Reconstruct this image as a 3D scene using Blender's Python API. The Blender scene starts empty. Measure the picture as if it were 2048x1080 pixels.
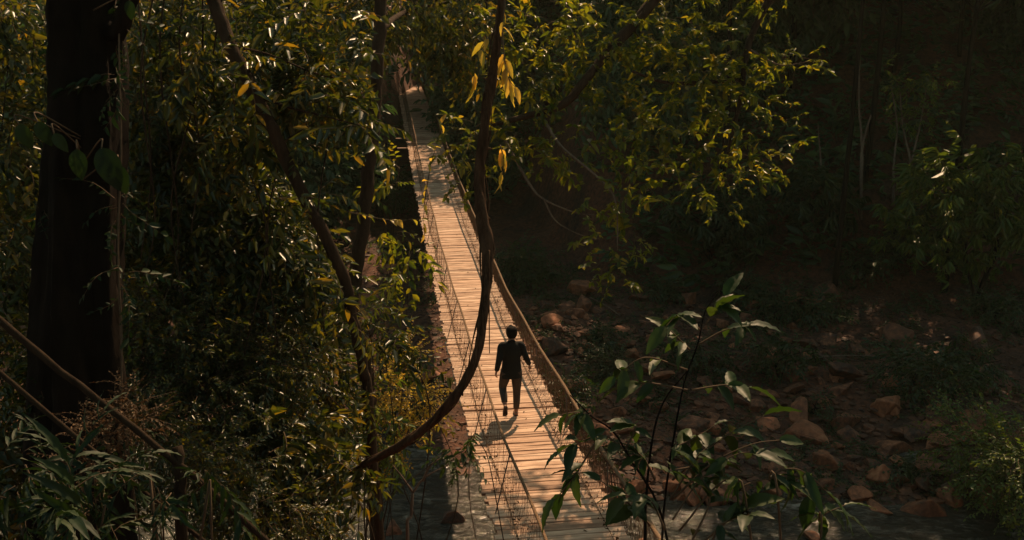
import bpy, bmesh, math, random
import numpy as np
from mathutils import Vector, Matrix, noise as mnoise
R = math.radians
rng = np.random.default_rng(7)
random.seed(7)
scene = bpy.context.scene
C = scene.collection

# ------------------------------------------------------------------ camera, sky, sun, exposure
CAMZ, PITCH, F = 8.0, R(16), 1991.0            # F = focal length in photo pixels (2048 wide), 35 mm lens
cam_d = bpy.data.cameras.new('camera'); cam = bpy.data.objects.new('camera', cam_d); C.objects.link(cam)
cam.location = (0, 0, CAMZ); cam.rotation_euler = (R(90) - PITCH, 0, 0)
cam_d.sensor_width = 36; cam_d.lens = 36 * F / 2048
cam_d.clip_start = 0.05; cam_d.clip_end = 1000
scene.camera = cam
SUN = Vector((0.283, 0.896, 1.0)).normalized()
w = bpy.data.worlds.new('World'); scene.world = w; w.use_nodes = True
nt = w.node_tree; bg = nt.nodes['Background']
sky = nt.nodes.new('ShaderNodeTexSky'); sky.sky_type = 'NISHITA'; sky.sun_disc = False
sky.sun_elevation = math.asin(SUN.z); sky.sun_rotation = math.atan2(SUN.x, SUN.y)
wb = nt.nodes.new('ShaderNodeMix'); wb.data_type = 'RGBA'; wb.blend_type = 'MULTIPLY'; wb.inputs[0].default_value = 1
wb.inputs[7].default_value = (.88, .84, .54, 1)      # warm white balance of the photograph
nt.links.new(sky.outputs[0], wb.inputs[6]); nt.links.new(wb.outputs[2], bg.inputs[0]); bg.inputs[1].default_value = 0.125
sl = bpy.data.lights.new('sun', 'SUN'); so = bpy.data.objects.new('sun', sl); C.objects.link(so)
sl.energy = 5.0; sl.angle = R(0.6); sl.color = (1.0, 0.66, 0.39)
so.rotation_euler = SUN.to_track_quat('Z', 'Y').to_euler()
scene.view_settings.view_transform = 'Standard'; scene.view_settings.look = 'None'
scene.view_settings.exposure = 0.25; scene.view_settings.gamma = 1.0
scene.cycles.max_bounces = 6; scene.cycles.transparent_max_bounces = 8
scene.cycles.sample_clamp_indirect = 4; scene.cycles.use_denoising = True
sun3 = np.array(SUN)

FW = np.array([0, math.cos(PITCH), -math.sin(PITCH)]); UP = np.array([0, math.sin(PITCH), math.cos(PITCH)])
def P(px, py, D):                               # photo pixel + depth -> world
    return np.array([(px - 1024) / F * D, 0, 0]) + UP * ((540 - py) / F * D) + FW * D + np.array([0, 0, CAMZ])

# ------------------------------------------------------------------ terrain height
def sstep(a, b, x):
    t = np.clip((x - a) / (b - a), 0, 1); return t * t * (3 - 2 * t)
def vnoise(x, y, s, seed=0):
    xs, ys = x / s + seed * 17.3, y / s + seed * 9.1
    return (np.sin(xs * 1.7 + 1.3 * np.sin(ys * 1.3 + seed)) + np.sin(ys * 2.1 + 1.7 * np.sin(xs * .9 + 2 * seed)) +
            .6 * np.sin(xs * 3.7 + ys * 2.9 + seed * 3) + .4 * np.sin(xs * 6.1 - ys * 5.3)) / 3.0
WATER = -4.0
def height(x, y):
    x = np.asarray(x, float); y = np.asarray(y, float)
    near = 6.4 - .70 * y - .25 * np.maximum(0, -x - 3) * 0 
    near = np.where(y < 0, 6.4 - .15 * y, near) + .15 * vnoise(x, y, 2.0, 1)
    near = np.maximum(near, -4.7)
    shore = 22.0 + 1.0 * vnoise(x, y * 0, 6, 2) + 2.6 * sstep(1, -4, x)
    d = y - shore
    far = -4.75 + .75 * sstep(-1.5, .6, d) + .045 * np.maximum(d, 0) + .24 * vnoise(x, y, 2.8, 3) * sstep(0, 4, d) + .10 * vnoise(x, y, 1.0, 4) * sstep(0, 2, d)
    hs = 36 + 14 * sstep(5, -1, x) - 6 * sstep(-4, -10, x)
    far = far + .5 * np.maximum(y - hs, 0) * sstep(0, 6, y - hs) + .6 * vnoise(x, y, 9, 5) * sstep(4, 16, d)
    far = np.minimum(far, 60 + 0 * y)
    # saddle where the bridge lands
    k = np.exp(-((x + 5.8) / 2.6) ** 2) * sstep(42, 54, y)
    bz = np.interp(y, [42, 60, 75, 78, 90, 150], [-2.2, -.6, .6, .95, 4, 38])
    far = far * (1 - k) + np.minimum(far, bz) * k
    return np.where(y < 16, near, far)
def hz(x, y): return float(height(x, y))
def G(px, py):                                   # photo pixel -> point on terrain
    o = np.array([0, 0, CAMZ]); d = P(px, py, 1.0) - o
    t = np.arange(12, 110, .05); pts = o + t[:, None] * d
    hh = np.maximum(height(pts[:, 0], pts[:, 1]), -9)
    i = np.argmax((pts[:, 2] < hh) & (pts[:, 1] > 16))
    p = pts[i]; p[2] = hh[i]; return p

# ------------------------------------------------------------------ materials
def newmat(name):
    m = bpy.data.materials.new(name); m.use_nodes = True
    n = m.node_tree.nodes; l = m.node_tree.links
    return m, n, l, n['Principled BSDF']
def N(n, t, **kw):
    x = n.new(t)
    for k, v in kw.items():
        if k in x.inputs: x.inputs[k].default_value = v
        else: setattr(x, k, v)
    return x
def ramp(n, stops, interp='LINEAR'):
    r = n.new('ShaderNodeValToRGB'); r.color_ramp.interpolation = interp
    e = r.color_ramp.elements
    while len(e) < len(stops): e.new(0.5)
    for i, (p, c) in enumerate(stops):
        e[i].position = p; e[i].color = (*c, 1)
    return r
def leaf_mat(name, stops, rough=.38, trans=.45, tint=(1.5, 1.35, .5), spec=.5, veins=False):
    m, n, l, b = newmat(name)
    g = n.new('ShaderNodeNewGeometry'); oi = n.new('ShaderNodeObjectInfo')
    r = ramp(n, stops)
    nz = N(n, 'ShaderNodeTexNoise', Scale=1.1, Detail=2)
    tc = n.new('ShaderNodeTexCoord'); l.new(tc.outputs['Object'], nz.inputs['Vector'])
    a = N(n, 'ShaderNodeMath', operation='MULTIPLY_ADD'); l.new(nz.outputs['Fac'], a.inputs[0]); a.inputs[1].default_value = .5
    a2 = N(n, 'ShaderNodeMath', operation='MULTIPLY_ADD'); l.new(g.outputs['Random Per Island'], a2.inputs[0]); a2.inputs[1].default_value = .8; a2.inputs[2].default_value = -.15
    l.new(a2.outputs[0], a.inputs[2]); l.new(a.outputs[0], r.inputs[0])
    n2 = N(n, 'ShaderNodeTexNoise', Scale=22.0, Detail=3); l.new(tc.outputs['Object'], n2.inputs['Vector'])
    mr = N(n, 'ShaderNodeMapRange'); mr.inputs[3].default_value = .75; mr.inputs[4].default_value = 1.25
    l.new(n2.outputs['Fac'], mr.inputs[0])
    hv = N(n, 'ShaderNodeHueSaturation'); l.new(r.outputs[0], hv.inputs['Color']); l.new(mr.outputs[0], hv.inputs['Value'])
    l.new(hv.outputs[0], b.inputs['Base Color'])
    b.inputs['Roughness'].default_value = rough; b.inputs['Specular IOR Level'].default_value = spec
    bp = N(n, 'ShaderNodeBump', Strength=.25, Distance=.01); l.new(n2.outputs['Fac'], bp.inputs['Height']); l.new(bp.outputs[0], b.inputs['Normal'])
    t = n.new('ShaderNodeBsdfTranslucent')
    tm = N(n, 'ShaderNodeMix', data_type='RGBA', blend_type='MULTIPLY'); tm.inputs[0].default_value = 1
    l.new(hv.outputs[0], tm.inputs[6]); tm.inputs[7].default_value = (*tint, 1); l.new(tm.outputs[2], t.inputs[0])
    mx = n.new('ShaderNodeMixShader'); mx.inputs[0].default_value = trans
    l.new(b.outputs[0], mx.inputs[1]); l.new(t.outputs[0], mx.inputs[2])
    l.new(mx.outputs[0], n['Material Output'].inputs[0])
    return m
def bark_mat(name, c1, c2, scale=6, stretch=.15, bump=.8):
    m, n, l, b = newmat(name)
    tc = n.new('ShaderNodeTexCoord'); mp = n.new('ShaderNodeMapping'); mp.inputs['Scale'].default_value = (1, 1, stretch)
    l.new(tc.outputs['Object'], mp.inputs[0])
    nz = N(n, 'ShaderNodeTexNoise', Scale=scale * 3.0, Detail=8, Roughness=.7); l.new(mp.outputs[0], nz.inputs['Vector'])
    n2 = N(n, 'ShaderNodeTexNoise', Scale=2.0, Detail=4); l.new(tc.outputs['Object'], n2.inputs['Vector'])
    ad = N(n, 'ShaderNodeMath', operation='MULTIPLY_ADD'); l.new(n2.outputs['Fac'], ad.inputs[0]); ad.inputs[1].default_value = .5
    l.new(nz.outputs['Fac'], ad.inputs[2])
    r = ramp(n, [(.45, c1), (.95, c2)]); l.new(ad.outputs[0], r.inputs[0]); l.new(r.outputs[0], b.inputs['Base Color'])
    b.inputs['Roughness'].default_value = .95; b.inputs['Specular IOR Level'].default_value = .08
    bp = N(n, 'ShaderNodeBump', Strength=bump, Distance=.03); l.new(nz.outputs['Fac'], bp.inputs['Height']); l.new(bp.outputs[0], b.inputs['Normal'])
    return m
def plain_mat(name, col, rough=.8, col2=None, scale=20, bump=.3, dist=.01, spec=.3):
    m, n, l, b = newmat(name)
    nz = N(n, 'ShaderNodeTexNoise', Scale=scale, Detail=5); tc = n.new('ShaderNodeTexCoord'); l.new(tc.outputs['Object'], nz.inputs['Vector'])
    c2 = col2 or tuple(c * .6 for c in col)
    r = ramp(n, [(.3, c2), (.7, col)]); l.new(nz.outputs['Fac'], r.inputs[0]); l.new(r.outputs[0], b.inputs['Base Color'])
    b.inputs['Roughness'].default_value = rough; b.inputs['Specular IOR Level'].default_value = spec
    bp = N(n, 'ShaderNodeBump', Strength=bump, Distance=dist); l.new(nz.outputs['Fac'], bp.inputs['Height']); l.new(bp.outputs[0], b.inputs['Normal'])
    return m

M = {}
dk, md, yg, ye, br = (.018, .040, .010), (.035, .070, .014), (.085, .115, .014), (.26, .19, .02), (.16, .07, .02)
M['leaf_left'] = leaf_mat('leaf_green_glossy', [(0, (.012, .026, .008)), (.3, (.028, .045, .011)), (.55, (.055, .075, .014)), (.8, (.10, .10, .018)), (.94, (.24, .16, .022)), (1, br)], rough=.36, trans=.42, spec=.6, tint=(1.9, 1.6, .5))
M['leaf_canopy'] = leaf_mat('leaf_canopy', [(0, md), (.3, (.06, .095, .016)), (.65, (.12, .15, .018)), (.9, (.19, .18, .022)), (1, (.30, .22, .03))], rough=.36, trans=.55, tint=(2.2, 1.75, .5))
M['leaf_yellow'] = leaf_mat('leaf_yellow', [(0, (.16, .17, .03)), (.3, (.30, .26, .05)), (.6, (.45, .35, .08)), (1, (.42, .26, .06))], rough=.36, trans=.58, tint=(1.9, 1.6, .7))
M['leaf_dark'] = leaf_mat('leaf_forest', [(0, (.022, .05, .02)), (.5, (.045, .09, .032)), (1, (.08, .13, .04))], rough=.5, trans=.3, tint=(1.1, 1.2, .6))
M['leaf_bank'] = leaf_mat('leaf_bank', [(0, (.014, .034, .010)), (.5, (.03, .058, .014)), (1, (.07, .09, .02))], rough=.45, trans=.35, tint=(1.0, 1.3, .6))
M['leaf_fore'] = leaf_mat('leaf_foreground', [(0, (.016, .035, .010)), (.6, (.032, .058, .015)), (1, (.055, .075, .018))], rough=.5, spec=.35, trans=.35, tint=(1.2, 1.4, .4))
M['leaf_lime'] = leaf_mat('leaf_lime', [(0, (.04, .08, .015)), (.6, (.10, .16, .03)), (1, (.16, .18, .03))], rough=.42, trans=.45)
M['twig'] = plain_mat('twig_bark', (.12, .075, .04), .8)
M['bark'] = bark_mat('bark_brown', (.014, .009, .006), (.075, .048, .03))
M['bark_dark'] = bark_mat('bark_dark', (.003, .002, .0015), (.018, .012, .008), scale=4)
M['leaf_shade'] = leaf_mat('leaf_shade_darkened', [(0, (.008, .018, .006)), (.6, (.015, .032, .009)), (1, (.03, .05, .012))], rough=.6, trans=.18, spec=.25, tint=(1.2, 1.4, .4))  # shade put into the colour: darkened leaf green for plants standing in shade
M['bark_pale'] = bark_mat('bark_pale', (.06, .04, .03), (.24, .17, .12))
M['liana'] = bark_mat('liana_bark', (.012, .007, .004), (.12, .068, .04), scale=9, stretch=.12, bump=1.0)
M['pole'] = bark_mat('weathered_pole', (.014, .009, .006), (.05, .033, .020), scale=9, stretch=.2, bump=.5)
M['net'] = plain_mat('rusty_net', (.13, .070, .034), .8, (.07, .038, .018), 5)
M['rope'] = plain_mat('rope_fibre', (.24, .145, .075), .85, (.09, .055, .03), 40, 1.0, .02)
M['cable'] = plain_mat('steel_cable', (.12, .10, .09), .5)
M['dry'] = leaf_mat('dry_leaf', [(0, (.03, .018, .008)), (.6, (.075, .044, .02)), (1, (.17, .11, .055))], rough=.7, spec=.2, trans=.2, tint=(1.1, .8, .5))

def rock_mat():
    m, n, l, b = newmat('rust_brown_stone')
    tc = n.new('ShaderNodeTexCoord'); oi = n.new('ShaderNodeObjectInfo')
    nz = N(n, 'ShaderNodeTexNoise', Scale=3.0, Detail=8, Roughness=.65)
    of = n.new('ShaderNodeVectorMath'); of.operation = 'ADD'
    l.new(tc.outputs['Object'], of.inputs[0]); sc = n.new('ShaderNodeVectorMath'); sc.operation = 'SCALE'
    sc.inputs[0].default_value = (7, 3, 5); sc.inputs['Scale'].default_value = 5
    l.new(oi.outputs['Random'], sc.inputs['Scale']); l.new(sc.outputs[0], of.inputs[1]); l.new(of.outputs[0], nz.inputs['Vector'])
    r = ramp(n, [(.3, (.035, .017, .009)), (.5, (.14, .052, .021)), (.7, (.30, .11, .044)), (.85, (.38, .17, .08))])
    ad = N(n, 'ShaderNodeMath', operation='MULTIPLY_ADD'); l.new(oi.outputs['Random'], ad.inputs[0]); ad.inputs[1].default_value = .34
    sb = N(n, 'ShaderNodeMath', operation='SUBTRACT'); l.new(nz.outputs['Fac'], sb.inputs[0]); sb.inputs[1].default_value = .14
    l.new(sb.outputs[0], ad.inputs[2]); l.new(ad.outputs[0], r.inputs[0]); l.new(r.outputs[0], b.inputs['Base Color'])
    b.inputs['Roughness'].default_value = .75
    bp = N(n, 'ShaderNodeBump', Strength=.7, Distance=.06); l.new(nz.outputs['Fac'], bp.inputs['Height']); l.new(bp.outputs[0], b.inputs['Normal'])
    return m
M['rock'] = rock_mat()

def ground_mat():
    m, n, l, b = newmat('red_brown_soil')
    tc = n.new('ShaderNodeTexCoord')
    a = N(n, 'ShaderNodeTexNoise', Scale=.45, Detail=6, Roughness=.6); l.new(tc.outputs['Object'], a.inputs['Vector'])
    c = N(n, 'ShaderNodeTexNoise', Scale=5.0, Detail=9, Roughness=.72); l.new(tc.outputs['Object'], c.inputs['Vector'])
    r1 = ramp(n, [(.35, (.06, .030, .015)), (.55, (.16, .058, .025)), (.75, (.19, .085, .038))]); l.new(a.outputs['Fac'], r1.inputs[0])
    r2 = ramp(n, [(.38, (.25, .22, .2)), (.62, (1, 1, 1))]); l.new(c.outputs['Fac'], r2.inputs[0])
    mx = N(n, 'ShaderNodeMix', data_type='RGBA', blend_type='MULTIPLY'); mx.inputs[0].default_value = .9
    l.new(r1.outputs[0], mx.inputs[6]); l.new(r2.outputs[0], mx.inputs[7]); l.new(mx.outputs[2], b.inputs['Base Color'])
    b.inputs['Roughness'].default_value = .9
    bp = N(n, 'ShaderNodeBump', Strength=.9, Distance=.12); l.new(c.outputs['Fac'], bp.inputs['Height']); l.new(bp.outputs[0], b.inputs['Normal'])
    return m
M['ground'] = ground_mat()

def water_mat():
    m, n, l, b = newmat('stream_water')
    tc = n.new('ShaderNodeTexCoord'); mp = n.new('ShaderNodeMapping'); mp.inputs['Scale'].default_value = (.55, 1.0, 1)
    mp.inputs['Rotation'].default_value = (0, 0, R(12)); l.new(tc.outputs['Object'], mp.inputs[0])
    a = N(n, 'ShaderNodeTexNoise', Scale=5.5, Detail=6, Roughness=.6, Distortion=.8); l.new(mp.outputs[0], a.inputs['Vector'])
    c = N(n, 'ShaderNodeTexNoise', Scale=1.2, Detail=5, Distortion=1.2); l.new(mp.outputs[0], c.inputs['Vector'])
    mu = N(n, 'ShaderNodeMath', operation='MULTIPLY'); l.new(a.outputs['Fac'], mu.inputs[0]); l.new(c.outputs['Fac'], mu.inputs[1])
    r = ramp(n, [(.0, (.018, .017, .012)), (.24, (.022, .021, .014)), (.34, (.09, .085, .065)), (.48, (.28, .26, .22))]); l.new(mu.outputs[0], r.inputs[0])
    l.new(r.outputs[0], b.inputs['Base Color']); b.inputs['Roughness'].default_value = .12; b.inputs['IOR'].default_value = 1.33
    b.inputs['Specular IOR Level'].default_value = .6
    bp = N(n, 'ShaderNodeBump', Strength=1.0, Distance=.10); l.new(a.outputs['Fac'], bp.inputs['Height']); l.new(bp.outputs[0], b.inputs['Normal'])
    return m
M['water'] = water_mat()

def plank_mat():
    m, n, l, b = newmat('weathered_plank')
    tc = n.new('ShaderNodeTexCoord'); oi = n.new('ShaderNodeObjectInfo'); g = n.new('ShaderNodeNewGeometry')
    ad = N(n, 'ShaderNodeMath', operation='ADD'); l.new(oi.outputs['Random'], ad.inputs[0]); l.new(g.outputs['Random Per Island'], ad.inputs[1])
    fr = N(n, 'ShaderNodeMath', operation='FRACT'); l.new(ad.outputs[0], fr.inputs[0])
    mp = n.new('ShaderNodeMapping'); mp.inputs['Scale'].default_value = (.55, 7, 7); l.new(tc.outputs['Object'], mp.inputs[0])
    cb = n.new('ShaderNodeCombineXYZ')
    ml = N(n, 'ShaderNodeMath', operation='MULTIPLY'); l.new(fr.outputs[0], ml.inputs[0]); ml.inputs[1].default_value = 37
    l.new(ml.outputs[0], cb.inputs[0]); l.new(ml.outputs[0], cb.inputs[2]); l.new(cb.outputs[0], mp.inputs['Location'])
    a = N(n, 'ShaderNodeTexNoise', Scale=3.0, Detail=7, Roughness=.6, Distortion=.3); l.new(mp.outputs[0], a.inputs['Vector'])
    mp2 = n.new('ShaderNodeMapping'); mp2.inputs['Scale'].default_value = (1, 1, 1); l.new(tc.outputs['Object'], mp2.inputs[0]); l.new(cb.outputs[0], mp2.inputs['Location'])
    k = N(n, 'ShaderNodeTexNoise', Scale=14.0, Detail=2); l.new(mp2.outputs[0], k.inputs['Vector'])
    st = N(n, 'ShaderNodeTexNoise', Scale=2.2, Detail=4); l.new(mp2.outputs[0], st.inputs['Vector'])
    base = ramp(n, [(0, (.34, .20, .12)), (.3, (.52, .32, .20)), (.7, (.62, .41, .27)), (1, (.70, .50, .35))]); l.new(fr.outputs[0], base.inputs[0])
    gr = ramp(n, [(.3, (.62, .58, .55)), (.6, (1, 1, 1))]); l.new(a.outputs['Fac'], gr.inputs[0])
    kn = ramp(n, [(.24, (.25, .2, .17)), (.30, (1, 1, 1))]); l.new(k.outputs['Fac'], kn.inputs[0])
    sr = ramp(n, [(.34, (.66, .6, .55)), (.55, (1, 1, 1))]); l.new(st.outputs['Fac'], sr.inputs[0])
    prev = base.outputs[0]
    for x in (gr, kn, sr):
        mx = N(n, 'ShaderNodeMix', data_type='RGBA', blend_type='MULTIPLY'); mx.inputs[0].default_value = 1
        l.new(prev, mx.inputs[6]); l.new(x.outputs[0], mx.inputs[7]); prev = mx.outputs[2]
    l.new(prev, b.inputs['Base Color']); b.inputs['Roughness'].default_value = .7
    bp = N(n, 'ShaderNodeBump', Strength=.5, Distance=.01); l.new(a.outputs['Fac'], bp.inputs['Height']); l.new(bp.outputs[0], b.inputs['Normal'])
    return m
M['plank'] = plank_mat()

# ------------------------------------------------------------------ mesh toolkit (numpy)
def mk_mesh(name, verts, faces4=None, faces3=None, mats=(), mi4=None, mi3=None, smooth=True):
    me = bpy.data.meshes.new(name)
    verts = np.asarray(verts, np.float32)
    f4 = np.zeros((0, 4), np.int32) if faces4 is None else np.asarray(faces4, np.int32)
    f3 = np.zeros((0, 3), np.int32) if faces3 is None else np.asarray(faces3, np.int32)
    me.vertices.add(len(verts)); me.vertices.foreach_set('co', verts.ravel())
    loops = np.concatenate([f4.ravel(), f3.ravel()]); me.loops.add(len(loops)); me.loops.foreach_set('vertex_index', loops)
    me.polygons.add(len(f4) + len(f3))
    ls = np.concatenate([np.arange(len(f4)) * 4, len(f4) * 4 + np.arange(len(f3)) * 3]).astype(np.int32)
    me.polygons.foreach_set('loop_start', ls)
    me.polygons.foreach_set('use_smooth', np.full(len(ls), smooth, bool))
    if mi4 is not None or mi3 is not None:
        a = np.zeros(len(f4), np.int32) if mi4 is None else mi4
        b = np.zeros(len(f3), np.int32) if mi3 is None else mi3
        me.polygons.foreach_set('material_index', np.concatenate([a, b]).astype(np.int32))
    for m in mats: me.materials.append(m)
    me.update(calc_edges=True); me.validate()
    return me
def link(name, me, parent=None, loc=None):
    o = bpy.data.objects.new(name, me); C.objects.link(o)
    if parent is not None: o.parent = parent
    if loc is not None: o.location = loc
    return o
def tag(o, label=None, cat=None, group=None, kind=None):
    if label: o['label'] = label
    if cat: o['category'] = cat
    if group: o['group'] = group
    if kind: o['kind'] = kind
    return o
def thing(name, loc, label, cat, group=None):
    o = bpy.data.objects.new(name, None); C.objects.link(o); o.location = [float(v) for v in loc]; o.empty_display_size = .3
    return tag(o, label, cat, group)
def copy_tree(o, parent=None):
    c = o.copy(); C.objects.link(c)
    if parent is not None: c.parent = parent
    for ch in o.children: copy_tree(ch, c)
    return c
class Geo:                                       # accumulates quads
    def __init__(s): s.v = []; s.f = []; s.m = []; s.n = 0
    def add(s, v, f, mi=0):
        s.v.append(np.asarray(v, float)); f = np.asarray(f, int); s.f.append(f + s.n); s.m.append(np.full(len(f), mi)); s.n += len(v)
    def mesh(s, name, mats, origin=None, smooth=True):
        v = np.concatenate(s.v)
        if origin is not None: v = v - np.asarray(origin)
        return mk_mesh(name, v, np.concatenate(s.f), mats=mats, mi4=np.concatenate(s.m), smooth=smooth)
def catmull(pts, k=6):
    p = np.asarray(pts, float); p = np.vstack([2 * p[0] - p[1], p, 2 * p[-1] - p[-2]]); out = []
    for i in range(1, len(p) - 2):
        t = np.linspace(0, 1, k, endpoint=False)[:, None]
        out.append(.5 * ((2 * p[i]) + (-p[i - 1] + p[i + 1]) * t + (2 * p[i - 1] - 5 * p[i] + 4 * p[i + 1] - p[i + 2]) * t ** 2 + (-p[i - 1] + 3 * p[i] - 3 * p[i + 1] + p[i + 2]) * t ** 3))
    return np.vstack(out + [p[-2:-1]])
def tube(pts, rad, seg=6, rough=0.0, flat=None, refup=None, lobes=0):
    pts = np.asarray(pts, float); n = len(pts); rad = np.broadcast_to(np.asarray(rad, float), (n,)) if np.ndim(rad) < 2 else np.asarray(rad)
    T = np.gradient(pts, axis=0); T /= np.linalg.norm(T, axis=1)[:, None] + 1e-9
    u = np.array(refup if refup is not None else ([0, 0, 1] if abs(T[0, 2]) < .8 else [1, 0, 0]), float)
    U = np.zeros_like(pts); V = np.zeros_like(pts)
    for i in range(n):
        u = u - T[i] * (u @ T[i]); u /= np.linalg.norm(u) + 1e-9; U[i] = u; V[i] = np.cross(T[i], u)
    a = np.linspace(0, 2 * np.pi, seg, endpoint=False)
    if rad.ndim == 1: ru = rv = rad
    else: ru, rv = rad[:, 0], rad[:, 1]
    k = np.ones((n, seg))
    if lobes: k += .16 * np.sin(a * lobes + np.linspace(0, n * .15, n)[:, None]) + .08 * np.sin(a * (lobes * 2 + 1) + 1.7)
    if rough:
        k += rough * rng.normal(size=(n, seg))
    v = pts[:, None, :] + (U[:, None, :] * (np.cos(a) * ru[:, None] * k)[..., None] + V[:, None, :] * (np.sin(a) * rv[:, None] * k)[..., None])
    v = v.reshape(-1, 3)
    i = np.arange(n - 1)[:, None] * seg; j = np.arange(seg); j2 = (j + 1) % seg
    f = np.stack([i + j, i + j2, i + seg + j2, i + seg + j], -1).reshape(-1, 4)
    # caps
    c0, c1 = len(v), len(v) + 1
    v = np.vstack([v, pts[0], pts[-1]])
    return v, f, (c0, c1, seg, n)
def capped(pts, rad, seg=6, **k):
    v, f, (c0, c1, s, n) = tube(pts, rad, seg, **k)
    assert s % 2 == 0
    cf = []
    for i in range(0, s, 2):
        cf.append([c0, (i + 2) % s, i + 1, i]); b = (n - 1) * s; cf.append([c1, b + i, b + i + 1, b + (i + 2) % s])
    return v, np.vstack([f, cf])

# leaf templates: x = along the leaf, y = across, z = up
def leaf_template(hi=False, wid=.36, fold=.25, curl=.25, point=.75):
    if not hi:
        v = np.array([[0, 0, 0], [.3, wid * .46, .05 + fold * wid * .4], [.68, wid * .38, fold * wid * .3 - curl * .35], [1, 0, -curl],
                      [.68, -wid * .38, fold * wid * .3 - curl * .35], [.3, -wid * .46, .05 + fold * wid * .4]])
        return v, np.array([[0, 3, 2, 1], [0, 5, 4, 3]])
    rows = 12; t = np.linspace(0, 1, rows); wv = np.sin(np.pi * t ** point) ** .85 * wid * .5 + .004
    v = []
    for i in range(rows):
        z = -curl * t[i] ** 2; wob = .02 * math.sin(i * 2.2)
        for k, s in enumerate((-1, -.5, 0, .5, 1)):
            v.append([t[i] - .04 * abs(s) * (1 - t[i]), s * wv[i], z + abs(s) * wv[i] * fold * 1.6 + wob * s * abs(s) + (.012 if i % 2 and abs(s) > .2 else 0)])
    f = [[i * 5 + k, i * 5 + 5 + k, i * 5 + 6 + k, i * 5 + 1 + k] for i in range(rows - 1) for k in range(4)]
    return np.array(v), np.array(f)
def frames(d, up=(0, 0, 1), roll=None):
    d = d / (np.linalg.norm(d, axis=1)[:, None] + 1e-9)
    u = np.broadcast_to(np.asarray(up, float), d.shape).copy()
    bad = abs((d * u).sum(1)) > .97; u[bad] = [1, 0, 0]
    y = np.cross(u, d); y /= np.linalg.norm(y, axis=1)[:, None]; z = np.cross(d, y)
    if roll is not None:
        c, s = np.cos(roll)[:, None], np.sin(roll)[:, None]; y, z = y * c + z * s, z * c - y * s
    return np.stack([d, y, z], 2)                 # columns
def instance(tv, tf, pos, Rm, sc):
    n = len(pos); v = np.einsum('nij,kj->nki', Rm, tv) * sc[:, None, None] + pos[:, None, :]
    f = (tf[None] + (np.arange(n) * len(tv))[:, None, None])
    return v.reshape(-1, 3), f.reshape(-1, tf.shape[1])
def spray_template(nl, L=1.0, leaf=.22, droop=.3, hang=.3, hi=False, wid=.42, pairs=False, ang=55, seed=0, cluster=False, curl=.25):
    """a leafy twig: unit length along x; returns verts, quads, material index (0 leaf, 1 twig)"""
    r = np.random.default_rng(seed); g = Geo()
    t = np.linspace(0, 1, 7); px = t; py = .10 * np.sin(t * 3 + seed); pz = -droop * t ** 2 + .03 * np.sin(t * 7 + seed)
    line = np.stack([px, py, pz], 1)
    v, f, _ = tube(line, np.linspace(.010, .003, 7), 3); g.add(v, f, 1)
    if cluster: tt = 1 - r.random(nl) ** 2 * .5
    else: tt = np.linspace(.12, 1, nl) + r.normal(size=nl) * .02
    if pairs: tt = np.repeat(np.linspace(.12, 1, nl // 2), 2)
    tt = np.clip(tt, 0, 1)
    pos = np.stack([np.interp(tt, t, line[:, k]) for k in range(3)], 1)
    side = np.where(np.arange(nl) % 2, 1, -1.0); aa = np.radians(ang + r.normal(size=nl) * 16) * side
    if cluster: aa = r.random(nl) * 6.28
    d = np.stack([np.cos(aa), np.sin(aa), -hang + r.normal(size=nl) * .25], 1); d[-1] = [1, .1, -hang - droop]
    up = np.array([0, 0, 1.0]) + r.normal(size=(nl, 3)) * .35
    Rm = np.stack([frames(d[i:i + 1], up[i])[0] for i in range(nl)])
    tv, tf = leaf_template(hi, wid, .25, curl)
    v, f = instance(tv, tf, pos, Rm, leaf * (.75 + .5 * r.random(nl)))
    g.add(v, f, 0)
    return np.concatenate(g.v), np.concatenate(g.f), np.concatenate(g.m)
def sprays(kinds, pos, d, sc, roll=.5):
    """many sprays merged: returns Geo"""
    g = Geo(); n = len(pos); w_ = rng.integers(0, len(kinds), n)
    for k, (tv, tf, tm) in enumerate(kinds):
        i = np.where(w_ == k)[0]
        if not len(i): continue
        Rm = frames(d[i], roll=rng.normal(size=len(i)) * roll)
        v, f = instance(tv, tf, pos[i], Rm, sc[i])
        g.v.append(v); g.f.append(f + g.n); g.m.append(np.tile(tm, len(i))); g.n += len(v)
    return g
def blob_pts(c, r, n, shell=.55):
    u = rng.normal(size=(n, 3)); u /= np.linalg.norm(u, axis=1)[:, None]
    q = (rng.random(n) ** (1 / 3)) ** shell
    # lumpy outline
    lump = 1 + .28 * np.sin(u[:, 0] * 4.1 + c[0]) * np.sin(u[:, 1] * 3.7 + c[1]) + .22 * np.sin(u[:, 2] * 5.3 + c[2] * 2 + u[:, 0] * 3)
    return np.asarray(c) + u * q[:, None] * np.asarray(r) * lump[:, None], u
S = {}
def kinds(name, n=5, **k):
    lf, wd = k.pop('leaf'), k.pop('wid', .42)
    S[name] = [spray_template(seed=i * 3 + 1, leaf=lf * (1.0, .62, 1.2, .8, .7)[i % 5], wid=wd * (1, 1.15, .85, 1.3, .75)[i % 5], **k) for i in range(n)]
kinds('mid', nl=9, leaf=.27, droop=.35, hang=.35)
kinds('pair', nl=12, leaf=.30, droop=.3, hang=.45, wid=.36, pairs=True, ang=60)
kinds('tuft', nl=10, leaf=.36, droop=.15, hang=.15, wid=.46, cluster=True)
kinds('droop', nl=11, leaf=.6, droop=.1, hang=1.2, wid=.24, cluster=True, curl=.5)
kinds('small', nl=16, leaf=.13, droop=.25, hang=.2, wid=.5)
kinds('coarse', nl=10, leaf=.34, droop=.3, hang=.4, wid=.46)
kinds('fore', nl=9, leaf=.34, droop=.25, hang=.4, hi=True, wid=.40, ang=50)
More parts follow.
